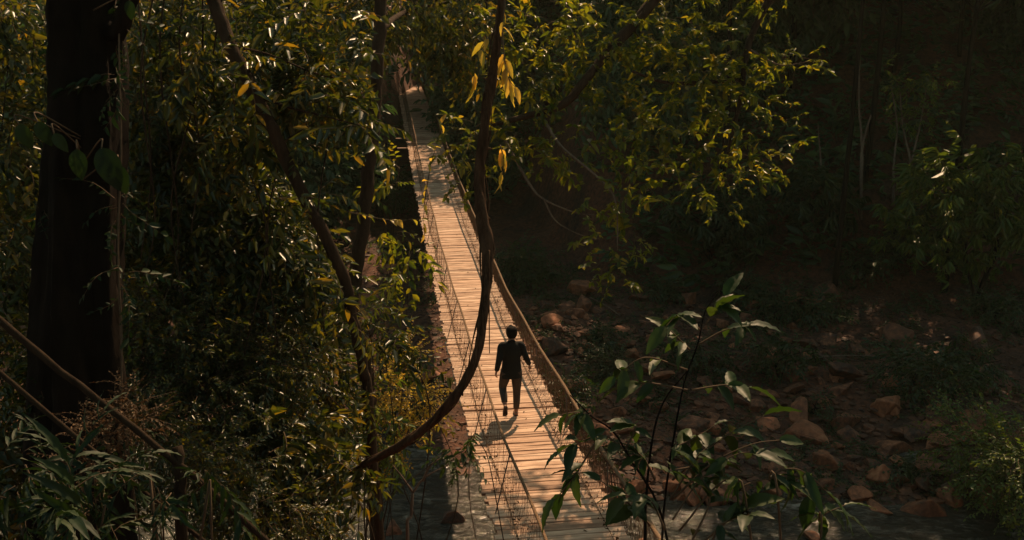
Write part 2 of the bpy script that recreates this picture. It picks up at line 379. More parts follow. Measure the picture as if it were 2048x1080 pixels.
kinds('lance', nl=9, leaf=.55, droop=.35, hang=.35, hi=True, wid=.17, ang=38, curl=.45)

def foliage(parent, blobs, kind, size, mat, density=1.0, droop=.5, name='crown', origin=(0, 0, 0), out=1.0, shell=.75, twigmat='twig'):
    """blobs: (centre xyz, radii xyz, count) in world space"""
    pp, dd = [], []
    for c, r, n in blobs:
        p, u = blob_pts(c, r, int(n * density), shell); pp.append(p)
        d = u * out + rng.normal(size=u.shape) * .6; d[:, 2] -= droop; dd.append(d)
    pos = np.vstack(pp); d = np.vstack(dd); sc = size * (.6 + .8 * rng.random(len(pos)))
    g = sprays(S[kind], pos, d, sc)
    me = g.mesh(name, [M[mat], M[twigmat]], origin)
    o = link(name, me, parent); return o
def pxblob(px, py, D, rx, ry, n, rd=None):
    """centre by pixel and depth, radii in pixels at that depth; rd in metres"""
    k = D / F; return (P(px, py, D), (rx * k, rd if rd else (rx + ry) * .5 * k, ry * k), n)
def limb(parent, name, pts, r0, r1, mat, origin=(0, 0, 0), seg=8, rough=.05, k=6, power=1.0, lobes=0):
    q = catmull(pts, k); t = np.linspace(0, 1, len(q)) ** power
    q = q + rng.normal(size=q.shape) * min(r0, r1) * .12
    v, f = capped(q, r0 + (r1 - r0) * t, seg, rough=rough, lobes=lobes)
    me = mk_mesh(name, v - np.asarray(origin), f, mats=[M[mat]]); return link(name, me, parent)

# ------------------------------------------------------------------ SETTING: ground, water
def grid_axis(lo, hi, fine_lo, fine_hi, fine, coarse):
    a = np.arange(lo, fine_lo, coarse); b = np.arange(fine_lo, fine_hi, fine); c = np.arange(fine_hi, hi + coarse, coarse)
    return np.concatenate([a, b, c])
gx = grid_axis(-160, 160, -24, 30, .22, 4.0); gy = grid_axis(-40, 260, -2, 64, .22, 4.0)
X, Y = np.meshgrid(gx, gy); Z = height(X, Y)
fine = ((X > -24) & (X < 30) & (Y > 17) & (Y < 64))
Z = Z + fine * rng.normal(size=Z.shape) * .025
nx, ny = len(gx), len(gy); idx = np.arange(nx * ny).reshape(ny, nx)
q = np.stack([idx[:-1, :-1], idx[:-1, 1:], idx[1:, 1:], idx[1:, :-1]], -1).reshape(-1, 4)
gr = link('ground', mk_mesh('ground', np.stack([X, Y, Z], -1).reshape(-1, 3), q, mats=[M['ground']])); tag(gr, kind='structure')
wx = np.arange(-100, 101, 1.0); wy = np.arange(9, 31, .5); X, Y = np.meshgrid(wx, wy)
idx = np.arange(X.size).reshape(X.shape); q = np.stack([idx[:-1, :-1], idx[:-1, 1:], idx[1:, 1:], idx[1:, :-1]], -1).reshape(-1, 4)
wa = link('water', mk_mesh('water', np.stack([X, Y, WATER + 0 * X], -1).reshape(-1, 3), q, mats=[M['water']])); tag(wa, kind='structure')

# ------------------------------------------------------------------ SUSPENSION BRIDGE
TH = -.133; AX = np.array([math.sin(TH), math.cos(TH), 0]); RT = np.array([math.cos(TH), -math.sin(TH), 0])
def deck(s, side=0.0, up=0.0):
    s = np.asarray(s, float); u = (np.minimum(s, 66) - 30) / 20
    z = CAMZ - 7.869 + .049 * u + .929 * u * u - .338 * u ** 3
    base = np.array([2.198, 0, 0]) + s[..., None] * AX + np.asarray(side)[..., None] * RT
    base[..., 2] = z + up; return base
HW = .85; S0, S1 = 6.2, 76.0
bridge = thing('suspension_bridge', deck(np.array(S0)), 'long sagging plank footbridge with rope and net rails crossing the rocky river', 'bridge')
BO = np.array(bridge.location)
# planks
def plank_mesh(L, wd, seed):
    r = np.random.default_rng(seed); g = Geo(); n = 7; xs = np.linspace(-L / 2, L / 2, n)
    e1 = wd / 2 + r.normal(size=n) * .004; e2 = -wd / 2 + r.normal(size=n) * .004; z = r.normal(size=n) * .003
    v = []
    for i in range(n):
        v += [[xs[i], e2[i], z[i]], [xs[i], e2[i] + .006, z[i] + .006], [xs[i], e1[i] - .006, z[i] + .006], [xs[i], e1[i], z[i]], [xs[i], e1[i], z[i] - .035], [xs[i], e2[i], z[i] - .035]]
    f = []
    for i in range(n - 1):
        for k in range(6): a = i * 6 + k; b_ = i * 6 + (k + 1) % 6; f.append([a, a + 6, b_ + 6, b_])
    f += [[0, 1, 2, 3], [0, 3, 4, 5]]; b_ = (n - 1) * 6; f += [[b_, b_ + 3, b_ + 2, b_ + 1], [b_, b_ + 5, b_ + 4, b_ + 3]]
    return np.array(v), np.array(f)
s = S0; k = 0; rest = Geo(); pr = random.Random(5)
while s < S1:
    wd = pr.choice([.085, .10, .12, .14, .165]) ; L = 2 * HW + pr.uniform(-.05, .07); sh = pr.uniform(-.03, .03)
    if 45 < s < 52 and pr.random() < .12: L += .5; sh = -.25
    v, f = plank_mesh(L, wd, k); sm = s + wd / 2
    c = deck(np.array(sm), sh) ; t = deck(np.array(sm + .1), sh) - deck(np.array(sm - .1), sh); t /= np.linalg.norm(t)
    yaw = pr.gauss(0, .006); x = RT * math.cos(yaw) + t * math.sin(yaw); x /= np.linalg.norm(x); y = t - x * (t @ x); y /= np.linalg.norm(y); z = np.cross(x, y)
    roll = pr.gauss(0, .006); Mx = np.stack([x, y, z], 1)
    c = c + z * (.0 + pr.gauss(0, .004))
    if k >= 30 and k < 130:
        me = mk_mesh('plank', v, f, mats=[M['plank']], smooth=False); o = link('plank', me, bridge)
        o.matrix_local = Matrix([[*Mx[0], c[0] - BO[0]], [*Mx[1], c[1] - BO[1]], [*Mx[2], c[2] - BO[2]], [0, 0, 0, 1]])
    else: rest.add(v @ Mx.T + c, f)
    gap = .009 + abs(pr.gauss(0, .006)) + (.03 if pr.random() < .06 else 0)
    s += wd + gap; k += 1
o = link('planks', rest.mesh('planks', [M['plank']], BO, smooth=False), bridge); tag(o, kind='stuff')
ss = np.arange(S0 - 1.0, S1 + 1.5, .5)
for sd in (-.62, 0, .62):
    v, f = capped(deck(ss, np.full(len(ss), sd), -.075), .03, 6); link('deck_cable', mk_mesh('deck_cable', v - BO, f, mats=[M['cable']]), bridge)
RH = .88
def rail_off(side, s):                            # lateral offset of top rail
    wob = .03 * np.sin(s * .45 + side) + .012 * np.sin(s * 1.3)
    return (HW - .28 if side < 0 else HW - .10) * side + wob * .5
def rail_h(side, s): return (RH if side < 0 else .74) + .03 * np.sin(s * .35 + side * 2) + .01 * np.sin(s * 1.3)
ss = np.arange(S0 - 1.0, S1 + 1.0, .25)
for side in (-1, 1):
    top = deck(ss, rail_off(side, ss), rail_h(side, ss))
    v, f = capped(top, .020 if side < 0 else .026, 8, rough=.06); o = link('handrail', mk_mesh('handrail', v - BO, f, mats=[M['rope']]), bridge)
    basex = (HW - .20 if side < 0 else HW - .03) * side; litx = (HW - .25) * side
    low = deck(ss, litx + .02 * np.sin(ss * 1.1), .03); v, f = capped(low, .006, 4); link('side_rope', mk_mesh('side_rope', v - BO, f, mats=[M['rope']]), bridge)
    g = Geo()                                     # wire net: crossing strands + a few level ones
    st = np.arange(S0 - .8, S1 + .5, .11 if side < 0 else .065)
    for dirn in (-1, 1):
        for q_ in st:
            tt = np.linspace(0, 1, 4); sq = q_ + dirn * tt * .42 + .02 * rng.normal(size=4)
            a = basex + (rail_off(side, sq) - basex) * tt + .015 * rng.normal(size=4)
            pts = deck(sq, a, .03 + (rail_h(side, sq) - .03) * tt)
            v, f, _ = tube(pts, .0016 if side < 0 else .0035, 3); g.add(v, f)
    link('net', g.mesh('net', [M['net']], BO), bridge)
    # hanger posts of thin rod
    for q_ in np.arange(S0, S1, 3.1):
        tt = np.linspace(0, 1, 4); pts = deck(q_ + 0 * tt, (HW - .05) * side + (rail_off(side, q_) - (HW - .05) * side) * tt, -.07 + (rail_h(side, q_) + .07) * tt)
        v, f = capped(pts, .009, 4); link('hanger', mk_mesh('hanger', v - BO, f, mats=[M['cable']]), bridge)
    # creeper and dry litter caught in the net
    n = 800; sq = rng.choice([9, 13, 18, 22, 27, 33], n) + rng.normal(size=n) * 2.2 + rng.normal(size=n); sq = np.clip(sq, S0, S1 - 1)
    tt = rng.random(n) ** 2 * (.5 if side < 0 else .15); a = litx + (rail_off(side, sq) - litx) * tt + rng.normal(size=n) * .03
    pos = np.stack([deck(np.array(sq[i]), a[i], .05 + RH * tt[i]) for i in range(n)])
    tv, tf = leaf_template(False, .5); Rm = frames(rng.normal(size=(n, 3)) + [0, 0, -.6], roll=rng.random(n) * 6)
    v, f = instance(tv, tf, pos, Rm, .022 + .03 * rng.random(n)); g = Geo(); g.add(v, f)
    link('creeper', g.mesh('creeper', [M['dry']], BO), bridge)
    # landing posts
    for q_ in (S0 - .5, S1 + .3):
        b0 = deck(np.array(q_), HW * 1.08 * side, -1.2); b1 = deck(np.array(q_), HW * 1.08 * side, 1.5)
        v, f = capped(np.linspace(b0, b1, 6), .09, 10, rough=.04); link('post', mk_mesh('post', v - BO, f, mats=[M['bark']]), bridge)

# ------------------------------------------------------------------ PERSON walking away
def figure():
    feet = deck(np.array(16.42), -.03)
    root = thing('person', feet, 'person seen from behind walking away on the bridge in dark shirt, grey trousers and sandals', 'person')
    root.rotation_euler = (0, 0, -TH + R(2)); K = 1.69 / 1.80; root.scale = (K * 1.08, K, K)
    def rm(parts, name, mat, vox=.009, sm=3, parent=root):
        g = Geo()
        for pts, rad in parts:
            q_ = catmull(pts, 5); rad = np.array(rad, float)
            if rad.ndim == 1: rad = np.stack([rad, rad], 1)
            rr = catmull(np.column_stack([rad, rad[:, 0]]), 5)[:, :2]; rr = np.maximum(rr, .002)
            v, f = capped(q_, rr, 16, refup=(1, 0, 0)); g.add(v, f)
        o = link(name, g.mesh(name, [mat]), parent)
        m = o.modifiers.new('r', 'REMESH'); m.mode = 'VOXEL'; m.voxel_size = vox; m.use_smooth_shade = True
        m = o.modifiers.new('s', 'SMOOTH'); m.iterations = sm; m.factor = .5
        return o
    skin = plain_mat('skin', (.30, .16, .10), .55, (.26, .13, .08), 8, .05); shirt = plain_mat('dark_shirt', (.011, .013, .012), .9, (.006, .007, .006), 60, .4, .004)
    trou = plain_mat('grey_trousers', (.07, .056, .042), .85, (.045, .036, .028), 40, .4, .005); hair = plain_mat('black_hair', (.012, .009, .008), .9, (.006, .005, .004), 90, .5, .004, spec=.1)
    shoe = plain_mat('sandal', (.05, .03, .02), .7)
    hipL, hipR = (-.09, 0, .94), (.09, 0, .94)
    # image-left leg trails with heel lifted, image-right leg planted
    kneeL, ankL = (-.135, .13, .55), (-.14, -.16, .31)
    kneeR, ankR = (.10, .05, .50), (.085, .02, .09)
    shL, shR = (-.165, -.0, 1.425), (.165, -.0, 1.425)
    elL, wrL = (-.232, -.09, 1.17), (-.262, .0, .93)
    elR, wrR = (.25, -.05, 1.18), (.33, .10, .99)
    body = [([(0, 0, .90), (0, 0, 1.0), (0, .01, 1.15), (0, -.005, 1.32), (0, -.01, 1.44), (0, -.01, 1.49)], [(.13, .09), (.155, .10), (.125, .085), (.135, .085), (.105, .07), (.05, .045)]),
            ([(0, -.015, 1.44), (0, -.005, 1.53), (0, .01, 1.60)], [(.065, .065), (.056, .058), (.055, .06)]),
            ([(0, .02, 1.565), (0, .022, 1.60), (0, .015, 1.68), (0, .0, 1.75), (0, -.005, 1.795)], [(.03, .04), (.058, .075), (.074, .096), (.07, .09), (.02, .03)]),
            ([(0, .10, 1.665), (0, .122, 1.64), (0, .105, 1.63)], [.008, .014, .008]),
            ([(-.077, .01, 1.69), (-.084, -.005, 1.67), (-.077, .0, 1.645)], [.008, .014, .006]), ([(.077, .01, 1.69), (.084, -.005, 1.67), (.077, .0, 1.645)], [.008, .014, .006]),
            ([(0, .098, 1.612), (0, .108, 1.605), (0, .10, 1.60)], [(.02, .006), (.024, .008), (.02, .006)])]
    for sh_, el, wr in ((shL, elL, wrL), (shR, elR, wrR)):
        body.append(([sh_, tuple((np.array(sh_) + el) / 2), el, tuple((np.array(el) + wr) / 2), wr], [.052, .046, .038, .036, .026]))
    for hp, kn, an in ((hipL, kneeL, ankL), (hipR, kneeR, ankR)):
        body.append(([hp, tuple((np.array(hp) + kn) / 2), kn, tuple(np.array(kn) * .6 + np.array(an) * .4 + [0, -.015, 0]), an], [.088, .072, .052, .052, .035]))
    # feet: planted right, tip-toe left
    body.append(([(.085, -.025, .045), (.087, .05, .05), (.095, .14, .032), (.10, .21, .022)], [(.03, .03), (.034, .04), (.042, .022), (.03, .014)]))
    body.append(([(-.14, -.21, .33), (-.142, -.215, .27), (-.145, -.19, .18), (-.148, -.16, .125)], [(.03, .03), (.035, .034), (.042, .022), (.03, .014)]))
    # hands: palm, four unequal curled fingers, thumb
    for wr, el, sx in ((wrL, elL, 1), (wrR, elR, -1)):
        wv = np.array(wr); dr = wv - np.array(el); dr /= np.linalg.norm(dr); acr = np.array([0, 1, 0.]); acr -= dr * (acr @ dr); acr /= np.linalg.norm(acr)
        inn = np.cross(dr, acr) * (1 if np.cross(dr, acr)[0] * sx > 0 else -1)
        body.append(([wv, wv + dr * .035, wv + dr * .085], [(.018, .026), (.016, .038), (.014, .040)]))
        for i, (o_, ln) in enumerate(((.030, .070), (.010, .080), (-.010, .074), (-.029, .058))):
            b0 = wv + dr * .078 + acr * o_
            body.append(([b0, b0 + dr * ln * .42 + inn * .006, b0 + dr * ln * .72 + inn * .024, b0 + dr * ln * .82 + inn * .045], [.0105, .010, .009, .0065]))
        b0 = wv + dr * .02 + acr * .030
        body.append(([b0, b0 + dr * .03 + acr * .022 + inn * .01, b0 + dr * .062 + acr * .026 + inn * .022], [.013, .011, .008]))
    rm(body, 'body', skin, .007, 2)
    st = [([(0, 0, .80), (0, 0, .90), (0, .0, 1.02), (0, .005, 1.15), (0, -.01, 1.32), (0, -.01, 1.43), (0, -.01, 1.50), (0, -.008, 1.53)], [(.185, .135), (.182, .135), (.172, .125), (.16, .12), (.17, .12), (.145, .105), (.08, .072), (.066, .062)])]
    for sh_, el, wr in ((shL, elL, wrL), (shR, elR, wrR)):
        a, b_, c_ = map(np.array, (sh_, el, wr))
        st.append(([a * [.5, 1, 1] + [0, 0, .015], a, (a + b_) / 2, b_, (b_ + c_) / 2, c_ * .93 + b_ * .07], [(.06, .06), (.062, .072), (.060, .066), (.053, .057), (.048, .050), (.040, .042)]))
    rm(st, 'shirt', shirt, .010, 4)
    rm([([(-.055, -.07, 1.525), (0, -.078, 1.55), (.055, -.07, 1.525)], [(.016, .018)] * 3)], 'collar', shirt, .006, 2)
    tr = [([(0, 0, .82), (0, 0, .90), (0, 0, 1.0)], [(.17, .12), (.172, .125), (.15, .11)])]
    for hp, kn, an in ((hipL, kneeL, ankL), (hipR, kneeR, ankR)):
        a, b_, c_ = map(np.array, (hp, kn, an))
        tr.append(([a, (a + b_) / 2, b_, (b_ + c_) / 2 + [0, -.02, 0], c_ * .86 + b_ * .14], [(.10, .115), (.092, .10), (.070, .078), (.062, .068), (.052, .055)]))
    rm(tr, 'trousers', trou, .010, 4)
    hr = [([(0, -.055, 1.585), (0, -.045, 1.63), (0, -.025, 1.69), (0, -.012, 1.75), (0, -.01, 1.785), (0, -.01, 1.80)], [(.06, .04), (.086, .072), (.100, .102), (.092, .102), (.070, .08), (.03, .04)]),
          ([(-.03, .02, 1.77), (.0, .055, 1.775), (.03, .08, 1.75)], [(.03, .03), (.04, .035), (.03, .022)]),
          ([(.04, -.03, 1.765), (.03, -.065, 1.73), (0, -.085, 1.68)], [.028, .03, .025])]
    rm(hr, 'hair', hair, .008, 1)
    for sx in (-.031, .031): rm([([(sx - .01, .093, 1.69), (sx, .097, 1.69), (sx + .01, .093, 1.69)], [.005, .010, .005])], 'eye', plain_mat('eye', (.5, .48, .45), .3), .003, 1)
    rm([([(.085, -.045, .012), (.088, .05, .012), (.098, .14, .012), (.102, .225, .012)], [(.036, .012), (.034, .012), (.047, .012), (.034, .010)]),
        ([(.05, .12, .03), (.095, .12, .062), (.138, .12, .03)], [.008, .008, .008])], 'sandal', shoe, .006, 1)
    rm([([(-.14, -.265, .32), (-.142, -.255, .24), (-.145, -.22, .15), (-.148, -.165, .09)], [(.036, .012), (.036, .012), (.047, .012), (.034, .010)])], 'sandal', shoe, .006, 1)
figure()

# ------------------------------------------------------------------ LIANA in the foreground
lp = [(1012, -60, 7.2), (1000, 40, 7.2), (985, 150, 7.15), (972, 240, 7.1), (958, 350, 7.1), (966, 440, 7.05), (974, 520, 7.0), (966, 640, 6.9), (942, 740, 6.9), (895, 812, 7.0), (830, 872, 7.2), (775, 905, 7.6), (735, 925, 8.2), (700, 950, 9.0)]
li = thing('liana', P(1000, 0, 7.2), 'thick dark woody liana hanging in a long J curve in front of the bridge', 'vine'); LO = np.array(li.location)
lw = [P(*a) for a in lp]
q_ = catmull(lw, 8); n = len(q_); rr = np.interp(np.linspace(0, 1, n), [0, .3, .42, .5, .62, .8, 1], [.029, .038, .050, .034, .033, .042, .03])
g = Geo()
for ph, kk in ((0, .62), (2.1, .55), (4.2, .58), (5.2, .3)):
    a = np.linspace(0, 14, n) + ph; off = np.stack([np.cos(a), np.sin(a), 0 * a], 1) * (rr * .48)[:, None]
    v, f = capped(q_ + off, rr * kk * (1 + .12 * np.sin(np.arange(n) * .9 + ph)), 8, rough=.07); g.add(v, f)
for ph in (.4, 2.6, 4.9):
    a = np.linspace(0, 23, n) + ph; off = np.stack([np.cos(a), np.sin(a), 0 * a], 1) * (rr * (1.05 + .35 * np.sin(np.linspace(0, 9, n) + ph)))[:, None]
    v, f = capped(q_ + off, .0055 + .002 * np.sin(np.arange(n) * .7), 6); g.add(v, f)
for k_ in rng.integers(8, n - 8, 16):            # knots and stubs of broken side shoots
    c_ = q_[k_]; d_ = rng.normal(size=3) * [1, .4, 1]; d_ /= np.linalg.norm(d_)
    v, f = capped(np.stack([c_, c_ + d_ * rr[k_] * .9, c_ + d_ * rr[k_] * (1.25 + rng.random() * .9)]), [rr[k_] * .5, rr[k_] * .32, .004], 6); g.add(v, f)
link('stem', g.mesh('stem', [M['liana']], LO), li)
hp = [P(978, 500, 6.95), P(978, 600, 6.93), P(979, 707, 6.9)]
limb(li, 'hanging_tendril', hp, .007, .003, 'liana', LO, 6)
def leaves_on(parent, lines, leaf, mat, name, origin, per=12, kind='hi', hang=.6, wid=.42, spread=.8, curl=.3):
    """single leaves growing along given polylines"""
    g = Geo(); tv, tf = leaf_template(kind == 'hi', wid, .22, curl)
    for ln in lines:
        q_ = catmull(ln, 6); v, f = capped(q_, np.linspace(.0055, .002, len(q_)) * (leaf / .13), 4); g.add(v, f, 1)
        t = np.sort(rng.random(per)) * .85 + .15; t[-1] = 1; i = t * (len(q_) - 1); i0 = np.minimum(i.astype(int), len(q_) - 2)
        pos = q_[i0] + (q_[i0 + 1] - q_[i0]) * (i - i0)[:, None]; tg = q_[i0 + 1] - q_[i0]; tg /= np.linalg.norm(tg, axis=1)[:, None]
        d = tg * .6 + rng.normal(size=(per, 3)) * spread * .6; sd = np.cross(tg, [0, 0, 1]); d += sd * np.where(np.arange(per) % 2, 1, -1)[:, None] * spread; d[:, 2] -= hang
        d[-1] = tg[-1] - [0, 0, hang * .5]
        v, f = instance(tv, tf, pos, frames(d, roll=rng.normal(size=per) * .4), leaf * (.65 + .6 * rng.random(per))); g.add(v, f, 0)
    return link(name, g.mesh(name, [M[mat], M['twig']], origin), parent)
vy = thing('yellow_leaf_creeper', P(1010, 20, 7.0), 'yellowing creeper leaves dangling beside the liana at the top of the bridge', 'creeper')
leaves_on(vy, [[P(1012, -20, 7), P(1006, 60, 6.95), P(1010, 140, 6.9)], [P(990, 60, 7.05), P(960, 100, 7), P(945, 170, 7)], [P(1004, 80, 6.9), P(1015, 150, 6.9), P(1030, 175, 6.85)],
               [P(1000, 290, 7.0), P(1008, 320, 7.0), P(1004, 350, 7.0)]], .12, 'leaf_yellow', 'foliage', np.array(vy.location), per=7, hang=.9, wid=.36)
tv_ = thing('twining_vine', P(840, 545, 6.5), 'thin twining vine with yellow round leaves against the bridge planks', 'vine')
leaves_on(tv_, [[P(850, 400, 6.5), P(862, 330, 6.5), P(878, 270, 6.5), P(884, 245, 6.5)], [P(862, 330, 6.5), P(850, 390, 6.55), P(846, 470, 6.6)], [P(700, 425, 6.7), P(780, 440, 6.6), P(845, 438, 6.55)]], .055, 'leaf_yellow', 'foliage', np.array(tv_.location), per=9, hang=.3, wid=.6)

# ------------------------------------------------------------------ LEFT BANK TREES
bt = thing('large_tree', (-3.1, 6.6, 1.2), 'huge dark tree trunk rising at the far left of the photo', 'tree'); BO2 = np.array(bt.location)
pts = [np.array([-3.05, 6.6, 1.0]), P(165, 1080, 6.9), P(160, 800, 6.8), P(160, 560, 6.75), P(168, 300, 6.7), P(172, 100, 6.7), P(175, -100, 6.7), P(180, -500, 7), P(180, -1100, 7.2)]
v, f = capped(catmull(pts, 8), np.interp(np.linspace(0, 1, 65), [0, .15, .4, 1], [.45, .30, .245, .19]), 40, rough=.028, lobes=5)
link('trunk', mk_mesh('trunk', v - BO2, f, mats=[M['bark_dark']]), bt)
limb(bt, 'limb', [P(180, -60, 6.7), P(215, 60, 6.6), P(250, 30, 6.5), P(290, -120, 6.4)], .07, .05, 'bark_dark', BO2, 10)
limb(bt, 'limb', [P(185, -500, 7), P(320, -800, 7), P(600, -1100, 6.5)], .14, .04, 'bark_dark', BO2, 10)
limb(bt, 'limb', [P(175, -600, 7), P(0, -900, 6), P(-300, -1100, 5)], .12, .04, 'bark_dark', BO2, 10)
foliage(bt, [((-3, 5.5, 15.5), (3.2, 3, 1.8), 700), ((-.4, 3.0, 14.0), (3, 3, 1.3), 500), ((-6, 6, 14), (3, 3, 2), 400)], 'coarse', .8, 'leaf_dark', name='crown', origin=BO2)
# big climbing leaves on the trunk
cl = thing('climbing_aroid', P(190, 300, 6.3), 'climber with large oval leaves clinging to the huge dark trunk', 'climber'); CO = np.array(cl.location)
g = Geo(); tv, tf = leaf_template(True, .55, .12, .25)
for (px, py, D, dx, dy, dd, L) in ((154, 300, 6.2, .0, -1, -.05, .20), (203, 298, 6.2, .35, -1, -.1, .28), (232, 330, 6.3, .2, -1, 0, .20),
                                   (38, 250, 6.0, .35, -.9, 0, .16), (75, 245, 6, .4, -.9, 0, .16), (108, 268, 6, .5, -.8, 0, .13), (259, 2, 6.3, -.05, -1, 0, .12)):
    d = np.array([[dx, dd, dy]]); p0 = P(px, py, D); v, f = instance(tv, tf, p0[None], frames(d, up=(.2, -1, .4)), np.array([L])); g.add(v, f, 0)
    v, f = capped(catmull([p0, p0 + [-.03, .08, .05], P(165, py + 30, 6.52)], 4), .005, 4); g.add(v, f, 1)
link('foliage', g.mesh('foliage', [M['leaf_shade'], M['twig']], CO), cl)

def tree_px(name, label, cat, path, r0, r1, mat, blobs=(), kind='mid', size=.4, lmat='leaf_left', branches=(), group=None, droop=.5, density=1, out=1.0, lname='crown', shell=.55):
    o0 = P(*path[0]) if len(path[0]) == 3 and path[0][2] > 0 else path[0]
    pts = [P(*a) for a in path]; gz = hz(pts[0][0], pts[0][1])
    if pts[0][2] > gz: pts = [np.array([pts[0][0] + .1, pts[0][1] + .05, gz - .2])] + pts
    t = thing(name, pts[0], label, cat, group); O = np.array(t.location)
    limb(t, 'trunk', pts, r0, r1, mat, O, 10, lobes=0, rough=.04)
    for br_, ra, rb in branches: limb(t, 'branch', [P(*a) for a in br_], ra, rb, mat, O, 6)
    if blobs: foliage(t, [pxblob(*b) for b in blobs], kind, size, lmat, droop=droop, name=lname, origin=O, density=density, out=out, shell=shell)
    return t
# leaning slender tree + its lit drooping sprays
tree_px('leaning_tree', 'slender dark tree leaning diagonally from top left down towards the bridge', 'tree',
        [(742, 860, 9.6), (728, 740, 9.4), (705, 640, 9.1), (690, 560, 8.9), (650, 470, 8.7), (605, 390, 8.6), (560, 290, 8.5), (510, 190, 8.4), (460, 90, 8.4), (428, 0, 8.4), (400, -120, 8.4)], .046, .062, 'bark',
        [(480, 30, 9.0, 70, 40, 34), (560, 110, 8.8, 50, 40, 34), (640, 150, 8.6, 50, 26, 26), (600, 200, 8.6, 60, 22, 26), (700, 240, 8.5, 40, 18, 14), (540, 190, 9, 50, 40, 26), (630, 40, 9.0, 60, 40, 34), (410, 130, 8.9, 50, 60, 40), (480, 280, 8.9, 50, 40, 40), (600, 290, 8.7, 40, 16, 10), (690, 120, 8.9, 40, 40, 24), (470, 130, 8.1, 30, 40, 8), (620, 380, 8.3, 24, 40, 7), (690, 620, 8.6, 20, 50, 9), (735, 790, 9.2, 16, 40, 8)],
        'pair', .36, 'leaf_left', [([(505, 190, 8.4), (580, 215, 8.4), (660, 235, 8.4), (745, 258, 8.4)], .014, .004), ([(560, 290, 8.5), (600, 262, 8.5), (640, 240, 8.5)], .009, .004),
                                   ([(455, 90, 8.4), (540, 110, 8.5), (640, 150, 8.5), (720, 160, 8.5)], .012, .004)], droop=.25, out=.6)
tree_px('slender_tree', 'upright slender tree trunk standing just left of the bridge', 'tree',
        [(742, 880, 11.8), (738, 780, 11.8), (722, 690, 11.8), (705, 600, 11.8), (722, 480, 11.8), (735, 360, 11.8), (748, 240, 11.8), (756, 120, 11.8), (760, 0, 11.8), (762, -200, 11.8)], .09, .07, 'bark',
        [(790, 10, 15.5, 80, 60, 110), (890, 30, 16.5, 80, 60, 120), (730, 40, 15, 60, 60, 60), (870, 90, 17, 50, 30, 40), (930, 90, 17, 50, 60, 70), (680, -20, 15, 100, 60, 80), (900, -120, 17, 200, 60, 140)],
        'mid', .44, 'leaf_left', [([(758, 60, 11.8), (820, 20, 15.5), (920, 0, 16.5)], .05, .02), ([(745, 250, 11.8), (700, 200, 11.8), (660, 190, 11.8)], .03, .01)])
# vine-draped thickets left of the bridge (D 8-13)
def thicket(name, label, cat, px, py, D, blobs, kind, size, mat, stems=3, droop=.6, density=1, out=1.0, sr=.008):
    p0 = P(px, py, D); base = np.array([p0[0], p0[1], hz(p0[0], p0[1])])
    t = thing(name, base, label, cat); 
    for i in range(stems):
        b = blobs[i % len(blobs)]; c = P(b[0] + rng.normal() * b[3] * .4, b[1] - b[4] * .6, b[2])
        a = base + [rng.normal() * .15, rng.normal() * .15, -.1]
        limb(t, 'stem', [a, (a * .6 + c * .4) + rng.normal(size=3) * .4, (a * .25 + c * .75) + rng.normal(size=3) * .3, c], sr * 1.5, sr * .5, 'bark', base, 6)
    foliage(t, [pxblob(*b) for b in blobs], kind, size, mat, droop=droop, name='foliage', origin=base, density=density, out=out)
    return t
thicket('vine_thicket', 'tall glossy-leaved vine thicket just right of the huge trunk', 'thicket', 300, 700, 9.8,
        [(320, 60, 9.8, 70, 90, 210), (340, 220, 9.7, 75, 90, 230), (300, 390, 9.6, 60, 90, 200), (400, 330, 9.5, 70, 80, 190), (270, 560, 9.6, 50, 80, 140), (410, 90, 10, 60, 80, 120)], 'mid', .34, 'leaf_left', 5)
thicket('vine_thicket', 'bright-glinting leafy thicket below the middle of the leaning tree', 'thicket', 520, 800, 9.8,
        [(450, 450, 9.6, 90, 60, 230), (540, 490, 9.7, 80, 70, 230), (520, 400, 9.7, 60, 40, 120), (590, 550, 9.8, 50, 60, 140), (440, 560, 9.6, 80, 60, 180)], 'mid', .36, 'leaf_left', 4)
thicket('vine_thicket', 'dim mass of small-leaved brush left of centre under the glossy thicket', 'thicket', 400, 1000, 8.9,
        [(330, 680, 9, 100, 90, 300), (470, 690, 9.2, 90, 80, 300), (410, 810, 8.8, 110, 80, 300), (540, 760, 9.2, 70, 90, 240), (260, 760, 8.8, 80, 80, 150)], 'small', .36, 'leaf_left', 5, density=1.2)
thicket('leafy_shrub', 'dark leafy shrub beside the slender trunk at mid height', 'shrub', 630, 900, 11.5,
        [(620, 640, 11.2, 50, 60, 120), (590, 740, 11, 70, 70, 170), (660, 770, 11.4, 40, 80, 90)], 'mid', .38, 'leaf_left', 4)
thicket('yellow_shrub', 'sunlit yellow-leaved shrub between the slender trunk and the liana curve', 'shrub', 790, 900, 12.5,
        [(810, 720, 12.5, 46, 24, 24), (785, 780, 12.4, 50, 40, 60), (840, 805, 12.6, 36, 30, 40), (780, 850, 12.2, 45, 30, 40)], 'small', .36, 'leaf_yellow', 4, droop=.1, density=1.3)
thicket('leafy_shrub', 'green shrub with long drooping leaves at the foot of the liana', 'shrub', 600, 1060, 8.6,
        [(715, 945, 8.3, 26, 20, 16), (590, 900, 8.8, 60, 60, 90), (660, 925, 9, 30, 30, 24), (520, 930, 8.6, 70, 70, 90), (610, 1020, 8.4, 40, 50, 40)], 'pair', .36, 'leaf_left', 5)
thicket('leafy_shrub', 'leafy sapling top reaching across the left edge of the planks', 'shrub', 860, 1100, 9.4,
        [(948, 870, 9.3, 14, 8, 4), (912, 905, 9.3, 18, 16, 9)], 'pair', .26, 'leaf_fore', 3, sr=.006)
